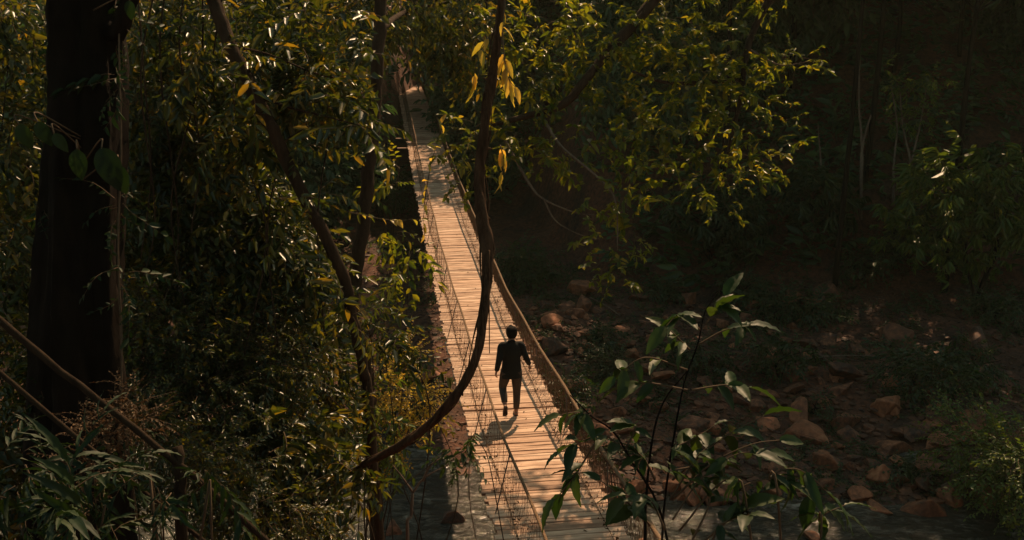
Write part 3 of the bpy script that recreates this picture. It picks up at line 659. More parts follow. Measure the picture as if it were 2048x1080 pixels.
thicket('leafy_shrub', 'sunlit lime green shrub low between the slender trunk and the stream', 'shrub', 760, 900, 12.0,
        [(730, 830, 12, 40, 50, 40), (770, 890, 11.8, 40, 24, 24), (720, 740, 12.2, 30, 40, 20)], 'mid', .34, 'leaf_lime', 3, droop=.3, sr=.006)
thicket('leafy_shrub', 'feathery pale-lit sprays leaning right towards the bridge at mid height', 'shrub', 710, 800, 11,
        [(770, 680, 11, 30, 15, 16), (810, 690, 11, 20, 10, 9), (740, 640, 11, 24, 18, 12)], 'pair', .40, 'leaf_left', 3, droop=.15)
thicket('vine_thicket', 'shaded leafy thicket at the far left edge behind the huge trunk', 'thicket', 30, 900, 8.8,
        [(30, 60, 9, 60, 80, 130), (20, 300, 9, 60, 100, 160), (40, 500, 9, 50, 80, 130), (50, 720, 9, 50, 70, 110), (10, 860, 8.8, 60, 70, 120), (20, 1000, 8.6, 60, 60, 110), (150, 980, 8.4, 80, 70, 130)], 'mid', .36, 'leaf_left', 4)
thicket('leafy_shrub', 'bushy shrub in the bottom centre beside the dark stream', 'shrub', 470, 1150, 7.4,
        [(420, 950, 7.6, 90, 60, 200), (540, 1040, 7.6, 80, 50, 160), (300, 890, 7.7, 70, 70, 150)], 'small', .30, 'leaf_left', 4)
thicket('leafy_shrub', 'leafy branch with yellow-tipped sprays right of the slender trunk near the top', 'shrub', 750, 560, 12.5,
        [(790, 350, 12.5, 16, 30, 9), (770, 470, 12.3, 26, 12, 8), (820, 505, 12.2, 18, 10, 6), (790, 560, 12.2, 30, 22, 20)], 'mid', .40, 'leaf_canopy', 3, droop=.4, sr=.006)

for px_, D_ in ((272, 8.9), (318, 8.7), (335, 9.0), (372, 8.8), (405, 8.9), (452, 8.8), (575, 8.9), (655, 9.4)):
    y0, y1 = rng.uniform(-40, 120), rng.uniform(420, 760); a, b_ = P(px_, -60, D_), P(px_ + rng.normal() * 30, y1, D_)
    hv = thing('hanging_vine', a, 'thin bare vine stem hanging among the leaves of the left thicket', 'vine', 'bare vines hanging in the left thicket')
    limb(hv, 'stem', [a, a * .66 + b_ * .34 + rng.normal(size=3) * .08, a * .33 + b_ * .67 + rng.normal(size=3) * .10, b_], .009, .006, 'bark', a, 6)
# leafy creeper up the edge of the huge trunk
tc_ = thing('trunk_creeper', P(240, 700, 6.5), 'leafy creeper climbing the right edge of the huge dark trunk', 'creeper'); To = np.array(tc_.location)
limb(tc_, 'stem', [P(238, 900, 6.5), P(244, 700, 6.5), P(236, 500, 6.5), P(242, 300, 6.5), P(238, 100, 6.5), P(240, -60, 6.5)], .008, .006, 'twig', To, 6)
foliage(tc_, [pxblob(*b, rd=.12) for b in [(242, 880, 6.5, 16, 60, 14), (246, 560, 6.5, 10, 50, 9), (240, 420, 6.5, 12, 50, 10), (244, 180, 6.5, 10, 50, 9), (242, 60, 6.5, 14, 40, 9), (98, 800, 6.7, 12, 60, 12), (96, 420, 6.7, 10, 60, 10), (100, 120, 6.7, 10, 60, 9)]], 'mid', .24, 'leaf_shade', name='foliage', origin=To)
# ------------------------------------------------------------------ CANOPY TREE on the right, reaching in over the river
ct_base = np.array([12.5, 13.5, hz(12.5, 13.5) - .2])
ct = thing('overhanging_tree', ct_base, 'large sunlit tree reaching branches of yellow-green leaves across the upper centre', 'tree')
trunk = [ct_base, np.array([12.2, 13.8, 0]), np.array([11.2, 14.2, 4]), np.array([9.4, 14.8, 8]), np.array([7.2, 15.2, 10.2])]
limb(ct, 'trunk', trunk, .32, .17, 'bark', ct_base, 12)
top = trunk[-1]
for br_, ra, rb in (([(1500, -260, 16), (1400, -120, 15.8), (1300, 10, 15.6), (1215, 105, 15.5), (1130, 205, 15.4), (1040, 235, 15.3), (985, 250, 15.2)], .14, .03),
                    ([(1600, -200, 16), (1560, -50, 16), (1500, 80, 16), (1480, 200, 16), (1450, 330, 16)], .10, .02),
                    ([(1480, 160, 16), (1400, 165, 15.8), (1330, 165, 15.6), (1265, 143, 15.5)], .035, .02),
                    ([(1080, 225, 15.4), (1120, 290, 15), (1190, 350, 14.6), (1230, 400, 14.4), (1235, 500, 14.3)], .025, .008),
                    ([(1010, 280, 15.2), (1060, 370, 14.9), (1090, 400, 14.8), (1150, 425, 14.7), (1190, 430, 14.6)], .022, .006),
                    ([(1088, 400, 14.8), (1110, 440, 14.8), (1150, 465, 14.7), (1190, 478, 14.6)], .013, .005),
                    ([(1500, 100, 16), (1560, 130, 15.8), (1620, 122, 15.7)], .02, .006)):
    pts = [P(*a) for a in br_]
    if br_[0][1] < -100: pts = [top] + pts
    limb(ct, 'branch', pts, ra, rb, 'bark_pale' if ra < .03 else 'bark', ct_base, 8)
B = [pxblob(*b, rd=.45) for b in [(1080, 60, 15.4, 90, 70, 150), (1200, 60, 15.6, 110, 60, 170), (1330, 50, 15.8, 110, 60, 170), (1150, 150, 15.3, 80, 40, 80), (1420, 130, 15.9, 80, 90, 170), (1480, 230, 15.9, 70, 90, 170),
     (1440, 350, 16, 70, 60, 80), (1340, 230, 15.7, 90, 70, 110), (1230, 250, 15.3, 90, 60, 110), (1120, 290, 15.2, 70, 36, 60), (940, 270, 15.1, 30, 36, 60), (935, 340, 15.1, 16, 30, 20), (1250, 380, 14.5, 50, 40, 50), (1240, 470, 14.4, 50, 50, 50),
     (1225, 530, 14.3, 40, 30, 26), (1520, 300, 15.9, 40, 40, 40), (1580, 130, 15.8, 50, 22, 32), (1510, 90, 15.9, 60, 40, 60), (1300, 310, 15.4, 50, 16, 20), (1050, 170, 15.4, 30, 60, 50), (1040, 280, 15.2, 70, 40, 60),
     (1420, -120, 16, 200, 60, 260), (1560, -60, 16.2, 60, 90, 60)]]
foliage(ct, B, 'tuft', .33, 'leaf_canopy', name='crown', origin=ct_base, droop=.35, density=.42)
limb(ct, 'branch', [top, top + [-1.5, -.5, 2], top + [-4, -1.5, 3]], .12, .04, 'bark', ct_base, 8)
limb(ct, 'branch', [top, np.array([5.4, 18.2, 10.3]), np.array([3.6, 20.6, 10.4]), np.array([1.6, 21.8, 10.5])], .12, .03, 'bark', ct_base, 8)
foliage(ct, [(np.array(c_), (r_, r_, .4), n_) for c_, r_, n_ in (((2.7, 20.3, 10.6), .5, 60), ((1.7, 20.6, 10.4), .5, 50), ((3.4, 21.7, 10.7), .5, 40), ((3.0, 18.9, 10.3), .5, 24), ((3.9, 19.6, 10.4), .5, 50), ((2.2, 19.3, 10.4), .4, 40))], 'tuft', .42, 'leaf_canopy', name='crown', origin=ct_base)

# ------------------------------------------------------------------ FOREGROUND SAPLING at lower right
fs0 = np.array([P(1340, 1080, 4.6)[0], 4.2, 3.2])
fs = thing('foreground_sapling', fs0, 'broad-leaved sapling close to the camera at lower right', 'sapling')
stems = [([(1320, 1180, 4.6), (1330, 1000, 4.6), (1350, 860, 4.6), (1370, 760, 4.6), (1395, 690, 4.6), (1410, 625, 4.6), (1436, 585, 4.6)], .0065),
         ([(1290, 1180, 4.7), (1295, 960, 4.7), (1320, 820, 4.7), (1375, 740, 4.65)], .009),
         ([(1345, 1180, 4.5), (1250, 900, 4.5), (1180, 830, 4.5), (1140, 790, 4.5)], .007)]
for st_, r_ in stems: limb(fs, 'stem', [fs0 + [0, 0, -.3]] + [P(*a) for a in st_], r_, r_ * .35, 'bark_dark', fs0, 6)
lines = [[(1410, 650, 4.6), (1436, 615, 4.6), (1450, 590, 4.6)], [(1395, 690, 4.6), (1450, 660, 4.6), (1500, 650, 4.6)], [(1400, 660, 4.6), (1360, 630, 4.55), (1330, 655, 4.5)],
         [(1375, 740, 4.6), (1290, 715, 4.6), (1230, 755, 4.6)], [(1375, 780, 4.6), (1290, 765, 4.6), (1240, 775, 4.6)], [(1385, 780, 4.6), (1450, 770, 4.6), (1500, 775, 4.6)],
         [(1250, 900, 4.5), (1200, 870, 4.5), (1120, 905, 4.5)], [(1200, 870, 4.5), (1150, 950, 4.5), (1110, 1000, 4.5)], [(1180, 830, 4.5), (1150, 825, 4.5), (1120, 830, 4.5)],
         [(1250, 900, 4.5), (1270, 850, 4.5), (1210, 860, 4.5)], [(1345, 1000, 4.4), (1420, 930, 4.3), (1500, 890, 4.2), (1560, 880, 4.2)], [(1345, 960, 4.5), (1440, 880, 4.4), (1530, 830, 4.4)],
         [(1360, 1060, 4.3), (1450, 960, 4.2), (1560, 960, 4.1), (1650, 1010, 4.1)], [(1340, 900, 4.5), (1400, 870, 4.5), (1430, 850, 4.5)], [(1300, 1050, 4.5), (1250, 1000, 4.4), (1200, 960, 4.4)],
         [(1380, 1090, 4.2), (1420, 1000, 4.2), (1400, 950, 4.2)], [(1380, 700, 4.6), (1360, 680, 4.6), (1340, 660, 4.6)],
         [(1345, 1040, 4.3), (1400, 960, 4.3), (1470, 910, 4.2), (1540, 905, 4.2)], [(1340, 1000, 4.4), (1390, 920, 4.4), (1420, 890, 4.4)], [(1310, 960, 4.5), (1290, 920, 4.5), (1270, 900, 4.5)], [(1330, 1060, 4.3), (1300, 1000, 4.3), (1250, 990, 4.3)], [(1400, 1090, 4.2), (1480, 1020, 4.1), (1530, 980, 4.1)], [(1350, 940, 4.4), (1420, 930, 4.4), (1450, 950, 4.4)], [(1420, 1100, 4.1), (1440, 1050, 4.1), (1500, 1030, 4.0)]]
leaves_on(fs, [[P(*a) for a in l_] for l_ in lines], .13, 'leaf_fore', 'foliage', fs0, per=7, hang=.3, wid=.42, spread=.7, curl=.3)
fb0 = np.array([P(1700, 1080, 4.2)[0], 3.9, 3.4])
fb = thing('leafy_shrub', fb0, 'low leafy sprays drooping at the bottom edge right of the sapling', 'shrub')
leaves_on(fb, [[fb0] + [P(*a) for a in l_] for l_ in ([(1560, 1050, 4.1), (1540, 960, 4.1), (1600, 940, 4.1), (1680, 1010, 4.1)], [(1500, 1060, 4.1), (1480, 980, 4.1), (1560, 950, 4.1)], [(1640, 1120, 4.1), (1640, 1040, 4.1), (1690, 1010, 4.1)])],
          .15, 'leaf_fore', 'foliage', fb0, per=11, hang=.5, wid=.24, curl=.4)

# ------------------------------------------------------------------ FOREGROUND LEFT: plants and pole railing
def lance_bush(label, px, py, D, blobs, size, mat='leaf_shade', kind='lance'):
    p0 = P(px, py, D); base = np.array([p0[0], p0[1], min(hz(p0[0], p0[1]), p0[2] - .3)])
    t = thing('broadleaf_plant', base, label, 'plant')
    for i in range(4):
        b = blobs[i % len(blobs)]; limb(t, 'stem', [base + rng.normal(size=3) * .05, (base + P(*b[:3])) / 2 + rng.normal(size=3) * .08, P(*b[:3])], .012, .005, 'twig', base, 6)
    foliage(t, [pxblob(*b) for b in blobs], kind, size, mat, droop=.2, name='foliage', origin=base, out=1.0)
lance_bush('plant with long narrow leaves filling the bottom left corner', 80, 1080, 4.4, [(50, 930, 4.5, 80, 30, 9), (110, 990, 4.3, 110, 40, 14), (210, 1010, 4.3, 90, 30, 10), (40, 1050, 4.2, 90, 30, 10), (160, 1070, 4.1, 130, 30, 12)], .25)
lance_bush('thin-leaved sprig beside the leaning post at lower left', 330, 1080, 4.4, [(300, 950, 4.3, 50, 35, 4), (420, 960, 4.4, 60, 20, 5)], .25)
dryp = P(230, 1000, 5.2); dp = thing('dry_weed', np.array([dryp[0], dryp[1], hz(dryp[0], dryp[1])]), 'clump of dry brown seeding weeds behind the pole railing', 'weed')
foliage(dp, [pxblob(*b) for b in [(220, 860, 5.3, 60, 45, 90), (170, 940, 5.2, 40, 40, 30), (270, 830, 5.4, 40, 50, 60)]], 'small', .15, 'dry', name='seed_heads', origin=np.array(dp.location), droop=-.4, out=.5)
for i in range(4): limb(dp, 'stem', [np.array(dp.location), (np.array(dp.location) + P(180 + 35 * i, 860, 5.3)) / 2 + rng.normal(size=3) * .05, P(180 + 35 * i, 840, 5.3)], .006, .003, 'twig', np.array(dp.location), 6)
r0 = P(362, 1080, 4.7); rl0 = np.array([r0[0], r0[1], hz(r0[0], r0[1])])
rl = thing('pole_railing', rl0, 'rough pole railing sloping down across the bottom left corner', 'railing')
limb(rl, 'post', [rl0 + [0, 0, -.2], P(366, 1090, 4.7), P(362, 1000, 4.7), P(354, 893, 4.7)], .030, .026, 'pole', rl0, 10, rough=.03)
limb(rl, 'top_rail', [P(-120, 542, 4.3), P(120, 741, 4.5), P(345, 917, 4.68), P(560, 1103, 4.86)], .017, .015, 'pole', rl0, 10, rough=.03)
limb(rl, 'lower_rail', [P(-60, 695, 4.4), P(160, 880, 4.57), P(420, 1092, 4.8)], .012, .011, 'pole', rl0, 8, rough=.03)
# dead branches over the stream
dd = P(825, 1060, 9.5); d0 = np.array([dd[0], dd[1], hz(dd[0], dd[1])])
db = thing('dead_branch', d0, 'forked bare reddish branch standing over the dark stream left of the bridge', 'branch')
limb(db, 'stem', [d0, P(815, 1090, 9.5), P(822, 1030, 9.5), P(826, 985, 9.5)], .018, .014, 'bark_pale', d0, 6)
for l_ in ([(826, 985, 9.5), (805, 955, 9.5), (785, 930, 9.5)], [(826, 985, 9.5), (850, 955, 9.5), (905, 925, 9.5)], [(845, 962, 9.5), (862, 930, 9.5), (890, 912, 9.5)]): limb(db, 'fork', [P(*a) for a in l_], .013, .004, 'bark_pale', d0, 6)

# ------------------------------------------------------------------ ROCKS on the far bank
def rock_mesh(seed, flat=.6):
    r = random.Random(seed); bm = bmesh.new()
    for i in range(11):
        v = Vector((r.gauss(0, 1), r.gauss(0, 1), r.gauss(0, 1))).normalized(); bm.verts.new((v.x * r.uniform(.8, 1.1), v.y * r.uniform(.6, .9), v.z * flat * r.uniform(.8, 1)))
    res = bmesh.ops.convex_hull(bm, input=bm.verts)
    junk = [e for e in res['geom_unused'] + res['geom_interior'] if isinstance(e, bmesh.types.BMVert)]; bmesh.ops.delete(bm, geom=list(set(junk)), context='VERTS')
    bmesh.ops.bevel(bm, geom=bm.edges[:], offset=.035, segments=1, affect='EDGES')
    bmesh.ops.triangulate(bm, faces=bm.faces[:]); bmesh.ops.subdivide_edges(bm, edges=[e for e in bm.edges if e.calc_length() > .3], cuts=1, use_grid_fill=True)
    bmesh.ops.triangulate(bm, faces=bm.faces[:]); bmesh.ops.subdivide_edges(bm, edges=[e for e in bm.edges if e.calc_length() > .2], cuts=1, use_grid_fill=True)
    for v in bm.verts: v.co *= 1 + .07 * mnoise.noise(v.co * 3 + Vector((seed, 0, 0))) + .03 * mnoise.noise(v.co * 9)
    me = bpy.data.meshes.new('rock'); bm.to_mesh(me); bm.free(); me.materials.append(M['rock'])
    return me
RM = [rock_mesh(i, .40 + .07 * (i % 6)) for i in range(12)]
rr_ = random.Random(3)
def rock(p, sz, label, group, sink=.25):
    me = rr_.choice(RM); o = link('rock', me); o.location = (p[0], p[1], p[2] + sz * (.3 - sink)); o.scale = [sz * rr_.uniform(.8, 1.25), sz * rr_.uniform(.8, 1.2), sz * rr_.uniform(.7, 1.15)]
    o.rotation_euler = (rr_.gauss(0, .25), rr_.gauss(0, .25), rr_.uniform(0, 6.28)); return tag(o, label, 'rock', group)
for px, py, sz, lb in ((1690, 855, .55, 'tall upright orange-lit boulder in the middle of the right bank'), (1610, 885, .8, 'big dark flat-topped block beside the upright orange boulder'), (1790, 905, .55, 'broad rust slab near the lower right of the bank'),
                       (1880, 850, .5, 'rounded rust boulder right of the orange one'), (1960, 870, .9, 'large sloping slab at the right edge below the bushes'), (1850, 935, .7, 'wide flat red slab just above the right stream edge'),
                       (1740, 935, .35, 'dark rounded stone beside the broad rust slab'), (1250, 860, .6, 'brown boulder close to the bridge rail'), (1100, 650, .55, 'reddish boulder directly right of the walker'),
                       (1255, 695, .4, 'small flat orange stone in the middle of the red soil'), (1400, 970, .6, 'large grey-brown boulder behind the sapling at the water edge'), (1540, 990, .45, 'wet boulder at the stream edge behind the leaves'),
                       (1720, 1000, .4, 'pair-topped rust stone on the stream edge at lower right'), (1900, 1010, .5, 'squat dark boulder near the bottom right corner'), (1660, 600, .8, 'big shaded boulder on the upper right bank'), (1940, 700, 1.1, 'large dark boulder at the right edge under the bush'),
                       (640, 330, .9, 'dark boulder seen through the gap left of the slender trunk'), (850, 760, .6, 'brown boulder left of the bridge above the yellow shrub'), (990, 370, 1.0, 'dark boulder behind the liana kink'), (720, 420, .8, 'rounded boulder in the dark gap between the two trunks')):
    p = G(px, py); rock(p, sz, lb, 'boulders on the far bank', .14)
cnt = 0
while cnt < 279:
    x = rr_.choice((rr_.uniform(-9, 14), rr_.uniform(1, 12))); d = rr_.random() ** 1.35 * 16; y = 22.0 + 1.0 * float(vnoise(np.array(x), np.array(0.), 6, 2)) + 2.6 * float(sstep(1, -4, np.array(x))) + d - .7
    s_ = float(np.clip(rr_.lognormvariate(-1.05, .42), .17, .66)); rock((x, y, hz(x, y)), s_, 'rust brown stone, one of many strewn over the rocky far bank', 'stones strewn over the far bank', .1); cnt += 1
for i, (px, py) in enumerate(((1290, 1030), (1640, 1045), (780, 960), (900, 1000))):
    o_ = P(px, py, 22); rock((o_[0], 19.5 + i * .4, WATER), .35, ('wet stone in the stream below the sapling', 'wet stone in the stream at lower right', 'wet stone breaking the dark water left of the bridge', 'wet stone in the dark water beside the bridge planks')[i], 'stones in the stream')
# pebbles, leaf litter, grass: uncountable
def scatter(n, x0, x1, y0, dmax, pw=1.3):
    x = rng.uniform(x0, x1, n); sh_ = 22.0 + vnoise(x, x * 0, 6, 2) + 2.6 * sstep(1, -4, x); y = sh_ + rng.random(n) ** pw * dmax - .4
    return np.stack([x, y, height(x, y)], 1)
bm = bmesh.new(); bmesh.ops.create_icosphere(bm, subdivisions=1, radius=1); bm.verts.ensure_lookup_table()
iv = np.array([v.co[:] for v in bm.verts]) * [1, .8, .55]; itf = np.array([[v.index for v in f.verts] for f in bm.faces]); bm.free()
p = np.vstack([scatter(3500, -10, 18, 22, 18, 1.5), scatter(5500, .5, 15, 22, 14, 1.3)]); vv = iv * (1 + rng.normal(size=(len(iv), 1)) * .12)
v, f = instance(vv, itf, p, frames(rng.normal(size=(9000, 3)) * [1, 1, .2]), np.clip(rng.lognormal(-2.65, .55, 9000), .025, .22))
tag(link('pebbles', mk_mesh('pebbles', v, faces3=f, mats=[M['rock']], smooth=False)), 'loose brown pebbles and shards covering the rocky far bank', 'pebbles', kind='stuff')
p = scatter(16000, -12, 20, 22, 24, 1.0) + [0, 0, .02]; tv, tf = leaf_template(False, .5, .5, .3)
v, f = instance(tv, tf, p, frames(rng.normal(size=(16000, 3)) * [1, 1, .25], roll=rng.normal(size=16000) * .5), .05 + .06 * rng.random(16000))
tag(link('leaf_litter', mk_mesh('leaf_litter', v, f, mats=[M['dry']])), 'fallen dry leaves scattered over the red soil of the far bank', 'leaf litter', kind='stuff')
# low herbs and grass
cl_ = scatter(230, -12, 20, 22, 20, 1.0); pp = np.repeat(cl_, 26, 0) + rng.normal(size=(230 * 26, 3)) * [.35, .35, 0]; pp[:, 2] = height(pp[:, 0], pp[:, 1])
d = rng.normal(size=pp.shape) * [.6, .6, .1] + [0, 0, .6]
g = sprays(S['mid'], pp, d, .22 + .25 * rng.random(len(pp)))
tag(link('ground_cover', g.mesh('ground_cover', [M['leaf_bank'], M['twig']])), 'low green herbs growing between the stones of the far bank', 'ground cover', kind='stuff')
# hillside undergrowth below the forest
x = rng.uniform(-34, 42, 5200); y = rng.uniform(38, 66, 5200); keep = (y > 50) | (x > 4) | (x < -9); x, y = x[keep], y[keep]; keep = abs(x - (2.2 + TH * y)) > 1.6; x, y = x[keep], y[keep]; pp = np.stack([x, y, height(x, y)], 1)
g = sprays(S['coarse'], pp, rng.normal(size=pp.shape) * [.6, .6, .1] + [0, 0, .8], .9 + .9 * rng.random(len(pp)))
tag(link('hillside_undergrowth', g.mesh('hillside_undergrowth', [M['leaf_dark'], M['twig']])), 'dark undergrowth covering the shaded hillside under the forest', 'undergrowth', kind='stuff')
# dry leaves lying on the planks
n_ = 150; sq = rng.uniform(9, 40, n_); a_ = rng.uniform(-.8, .8, n_); a_ = np.sign(a_) * np.abs(a_) ** .6
pos = np.stack([deck(np.array(sq[i_]), a_[i_], .022) for i_ in range(n_)]); tv, tf = leaf_template(False, .5, .4, .2)
v, f = instance(tv, tf, pos, frames(rng.normal(size=(n_, 3)) * [1, 1, .08], roll=rng.normal(size=n_) * .25), .03 + .04 * rng.random(n_))
tag(link('fallen_leaves', mk_mesh('fallen_leaves', v, f, mats=[M['dry']])), 'dry leaves fallen on the planks of the bridge', 'fallen leaves', kind='stuff')
# near bank undergrowth
x = rng.uniform(-9, 9, 1300); y = rng.uniform(4.8, 15, 1300); keep = ~((x > -.2) & (y < 13.5) & (x < 3)); x, y = x[keep], y[keep]; pp = np.stack([x, y, height(x, y)], 1)
g = sprays(S['mid'], pp, rng.normal(size=pp.shape) * [.6, .6, .1] + [0, 0, .7], .35 + .4 * rng.random(len(pp)))
tag(link('undergrowth', g.mesh('undergrowth', [M['leaf_left'], M['twig']])), 'dark undergrowth carpeting the steep near bank', 'undergrowth', kind='stuff')
# fallen sticks
for (a, b_, c_, lb) in (((1600, 725), (1740, 722), .03, 'pale fallen pole lying level on the right bank'), ((1620, 716), (1720, 732), .02, 'thinner pale stick crossing the fallen pole'), ((1870, 990), (1960, 950), .05, 'rotting log at the lower right beside the flat slab'), ((1180, 600), (1240, 640), .03, 'bare stick on the soil above the walker')):
    A, B_ = G(*a), G(*b_); A[2] += .1; B_[2] += .16
    v, f = capped(catmull([A, (A + B_) / 2 + [0, 0, .05], B_], 5), np.linspace(c_, c_ * .6, 11), 6, rough=.08)
    tag(link('fallen_stick', mk_mesh('fallen_stick', v, f, mats=[M['bark_pale']])), lb, 'stick')

# ------------------------------------------------------------------ BANK BUSHES
def bush(label, px, py, r, hgt, kind, size, mat, n, cat='bush', name='bush', droop=.2, base=None, out=1.0):
    p = G(px, py) if base is None else np.array([base[0], base[1], hz(*base)])
    t = thing(name, p, label, cat)
    for i in range(3): limb(t, 'stem', [p + [0, 0, -.1], p + [rng.normal() * .2 * r, rng.normal() * .2 * r, hgt * .4], p + [rng.normal() * .4 * r, rng.normal() * .4 * r, hgt * .8]], .03 * max(1, hgt / 2), .01, 'bark_dark', p, 6)
    bl = [(p + [rng.normal() * r * .35, rng.normal() * r * .35, hgt * (.45 + .35 * rng.random())], (r * .6, r * .6, hgt * .32), n / 5) for i in range(5)]
    foliage(t, bl, kind, size, mat, droop=droop, name='foliage', origin=p, out=out); return t
bush('dark green bush on the bank right behind the bridge rail', 1050, 570, 1.3, 1.4, 'mid', .5, 'leaf_bank', 330)
bush('low dense bush right of the bridge rail halfway up the bank', 1195, 760, .9, .9, 'small', .5, 'leaf_bank', 260)
bush('low fern-like clump above the low dense bush', 1200, 690, .7, .5, 'mid', .4, 'leaf_bank', 120)
bush('broad low bush in the middle of the shaded upper bank', 1560, 640, 1.6, 1.0, 'mid', .55, 'leaf_bank', 300)
bush('small yellow-flecked bush at the right of the bank', 1850, 790, 1.3, 1.2, 'mid', .5, 'leaf_bank', 260)
bush('tall weedy bush next to the yellow-flecked one', 1930, 780, 1.0, 1.5, 'mid', .5, 'leaf_bank', 200)
bush('light green small-leaved bush cut by the right edge of the photo', 2020, 1060, 1.5, 2.6, 'small', .8, 'leaf_lime', 520)
bush('low herb clump among the rust slabs', 1800, 960, .5, .5, 'mid', .35, 'leaf_bank', 80)
bush('grassy clump below the red soil patch', 1640, 830, .6, .4, 'mid', .35, 'leaf_bank', 80)
bush('dark bush in the gap between the slender trunk and the bridge', 790, 430, 1.6, 2.0, 'mid', .6, 'leaf_bank', 300)
bush('dark spreading bush on the far shore left of the slender trunk', 690, 400, 1.8, 2.2, 'mid', .6, 'leaf_bank', 300)
bush('dark bush behind the thicket in the left gap', 600, 440, 2.0, 2.0, 'mid', .6, 'leaf_bank', 300)
bush('bush with drooping leaf tufts under the overhanging crown', 1430, 540, 1.6, 3.2, 'droop', .55, 'leaf_bank', 240, droop=-.4)
bush('mango-like bush with drooping tufts on the upper bank', 1620, 480, 2.0, 2.6, 'droop', .55, 'leaf_bank', 240, droop=-.4)
bush('tall bush with pale drooping leaf tufts at the right edge', 1950, 600, 2.2, 4.9, 'droop', .62, 'leaf_lime', 520, cat='bush', droop=-.5)
for k_, (px, py, lb) in enumerate(((1330, 600, 'small round bush below the hanging crown on the shaded bank'), (1480, 600, 'low bush on the upper bank right of the small round one'), (1720, 560, 'low broad bush below the slender saplings'), (1790, 520, 'dim bush left of the tall pale-tufted bush'),
                                   (1380, 730, 'small weedy clump behind the foreground sapling tip'), (1120, 830, 'grassy clump between the bridge rail and the stream'), (1560, 760, 'small herb clump beside the fallen pole'), (1480, 460, 'dark bush at the foot of the forest under the crown tip'), (1990, 640, 'bush against the right edge below the tall tufted bush'))):
    bush(lb, px, py, .8 + .3 * (k_ % 3), .7 + .3 * (k_ % 4), 'mid', .45, 'leaf_bank', 150 + 40 * (k_ % 3))
# slender saplings with layered tufts in front of the dark forest
def sapling(label, base_px, stems_, tufts, D=None):
    p = G(*base_px); Dp = (p - [0, 0, CAMZ]) @ FW
    t = thing('forest_sapling', p, label, 'sapling', 'slender saplings before the dark forest')
    for st_ in stems_: limb(t, 'stem', [p] + [P(a, b, Dp) for a, b in st_], .07, .02, 'bark_pale', p, 6)
    if tufts: foliage(t, [pxblob(a, b, Dp, c, e, n) for a, b, c, e, n in tufts], 'coarse', .55, 'leaf_lime', droop=.1, name='foliage', origin=p)
sapling('slender forked sapling with pale layered leaf tufts in front of the dark forest', (1823, 420), [[(1822, 330), (1806, 255), (1800, 180)], [(1823, 330), (1840, 250), (1855, 160)]], [(1870, 158, 36, 10, 22), (1850, 235, 26, 14, 20), (1855, 190, 15, 10, 8)])
sapling('sapling with three small leaf tufts left of the forked one', (1786, 415), [[(1788, 320), (1794, 250), (1782, 170)]], [(1795, 170, 30, 14, 20), (1797, 240, 18, 14, 12), (1770, 135, 12, 8, 5)])
sapling('bare grey sapling trunk standing left of the leafy saplings', (1721, 440), [[(1724, 300), (1718, 200), (1722, 20)], [(1724, 300), (1745, 220), (1760, 160)]], [])
sapling('thin bare sapling at the left of the forest edge', (1640, 430), [[(1642, 340), (1636, 250)]], [])

# ------------------------------------------------------------------ FOREST: a few crowns and trunks shared by copies
def crown_mesh(nblob, R_, n, kind, size, mat, seed):
    bl = []
    for i in range(nblob):
        a = rng.random() * 6.28; q_ = rng.random() ** .5 * R_[0] * .62
        bl.append((np.array([math.cos(a) * q_, math.sin(a) * q_, rng.uniform(-.6, .6) * R_[2]]), (R_[0] * .48, R_[0] * .48, R_[2] * .42), n // nblob))
    pp, dd_ = [], []
    for c, r_, m_ in bl:
        p_, u = blob_pts(c, r_, m_); pp.append(p_); dd_.append(u + rng.normal(size=u.shape) * .5 - [0, 0, .4])
    g = sprays(S[kind], np.vstack(pp), np.vstack(dd_), size * (.6 + .8 * rng.random(sum(len(a) for a in pp))))
    return g.mesh('crown', [M[mat], M['twig']])
def trunk_mesh(h, r, seed):
    q_ = catmull([np.array([0, 0, -.5]), np.array([.1, .05, h * .3]), np.array([-.15 + .1 * (seed % 3), .1, h * .65]), np.array([.1, 0, h])], 6)
    g = Geo(); v, f = capped(q_, np.linspace(r, r * .45, len(q_)), 8, rough=.05); g.add(v, f)
    for i in range(4):
        a = i * 1.7 + seed; b0 = q_[-5]; v, f = capped(catmull([b0, b0 + [math.cos(a) * 1.2, math.sin(a) * 1.2, 1.0], b0 + [math.cos(a) * 2.6, math.sin(a) * 2.6, 2.2]], 4), np.linspace(r * .4, r * .1, 9), 6); g.add(v, f)
    return g.mesh('trunk', [M['bark_dark']])
TC = [crown_mesh(9, (4.2, 4.2, 2.0), 340, 'coarse', 1.1, 'leaf_dark', i) for i in range(2)]
HC = [crown_mesh(9, (4.2, 4.2, 2.6), 600, 'coarse', 1.25, 'leaf_dark', i) for i in range(3)]
HT = [trunk_mesh(15.0, .13, i) for i in range(3)]
LC = [crown_mesh(9, (2.8, 2.8, 3.2), 1500, 'coarse', .95, 'leaf_dark', i) for i in range(3)]
LT = [trunk_mesh(4.0, .14, i) for i in range(2)]
def forest_tree(x, y, tall, i, label, group, sc=1.0, zc=None, thin=False):
    z = hz(x, y); t = thing('forest_tree', (x, y, z), label, 'tree', group); t.scale = (sc,) * 3; t.rotation_euler = (0, 0, rr_.uniform(0, 6.28))
    tr_ = link('trunk', (HT if tall else LT)[i % (3 if tall else 2)], t)
    cr = link('crown', TC[i % 2] if thin else (HC if tall else LC)[i % 3], t); cr.location = (0, 0, 16.5 if tall else 4.2)
    if zc is not None:
        k_ = (zc - z) / 16.5; t.scale = (sc, sc, k_) ; cr.scale = (1, 1, 1 / k_)
    return t
i = 0
q_ = G(1785, 640); SHX, SHY = q_[0] + SUN.x / SUN.z * (12.5 - q_[2]), q_[1] + SUN.y / SUN.z * (12.5 - q_[2])
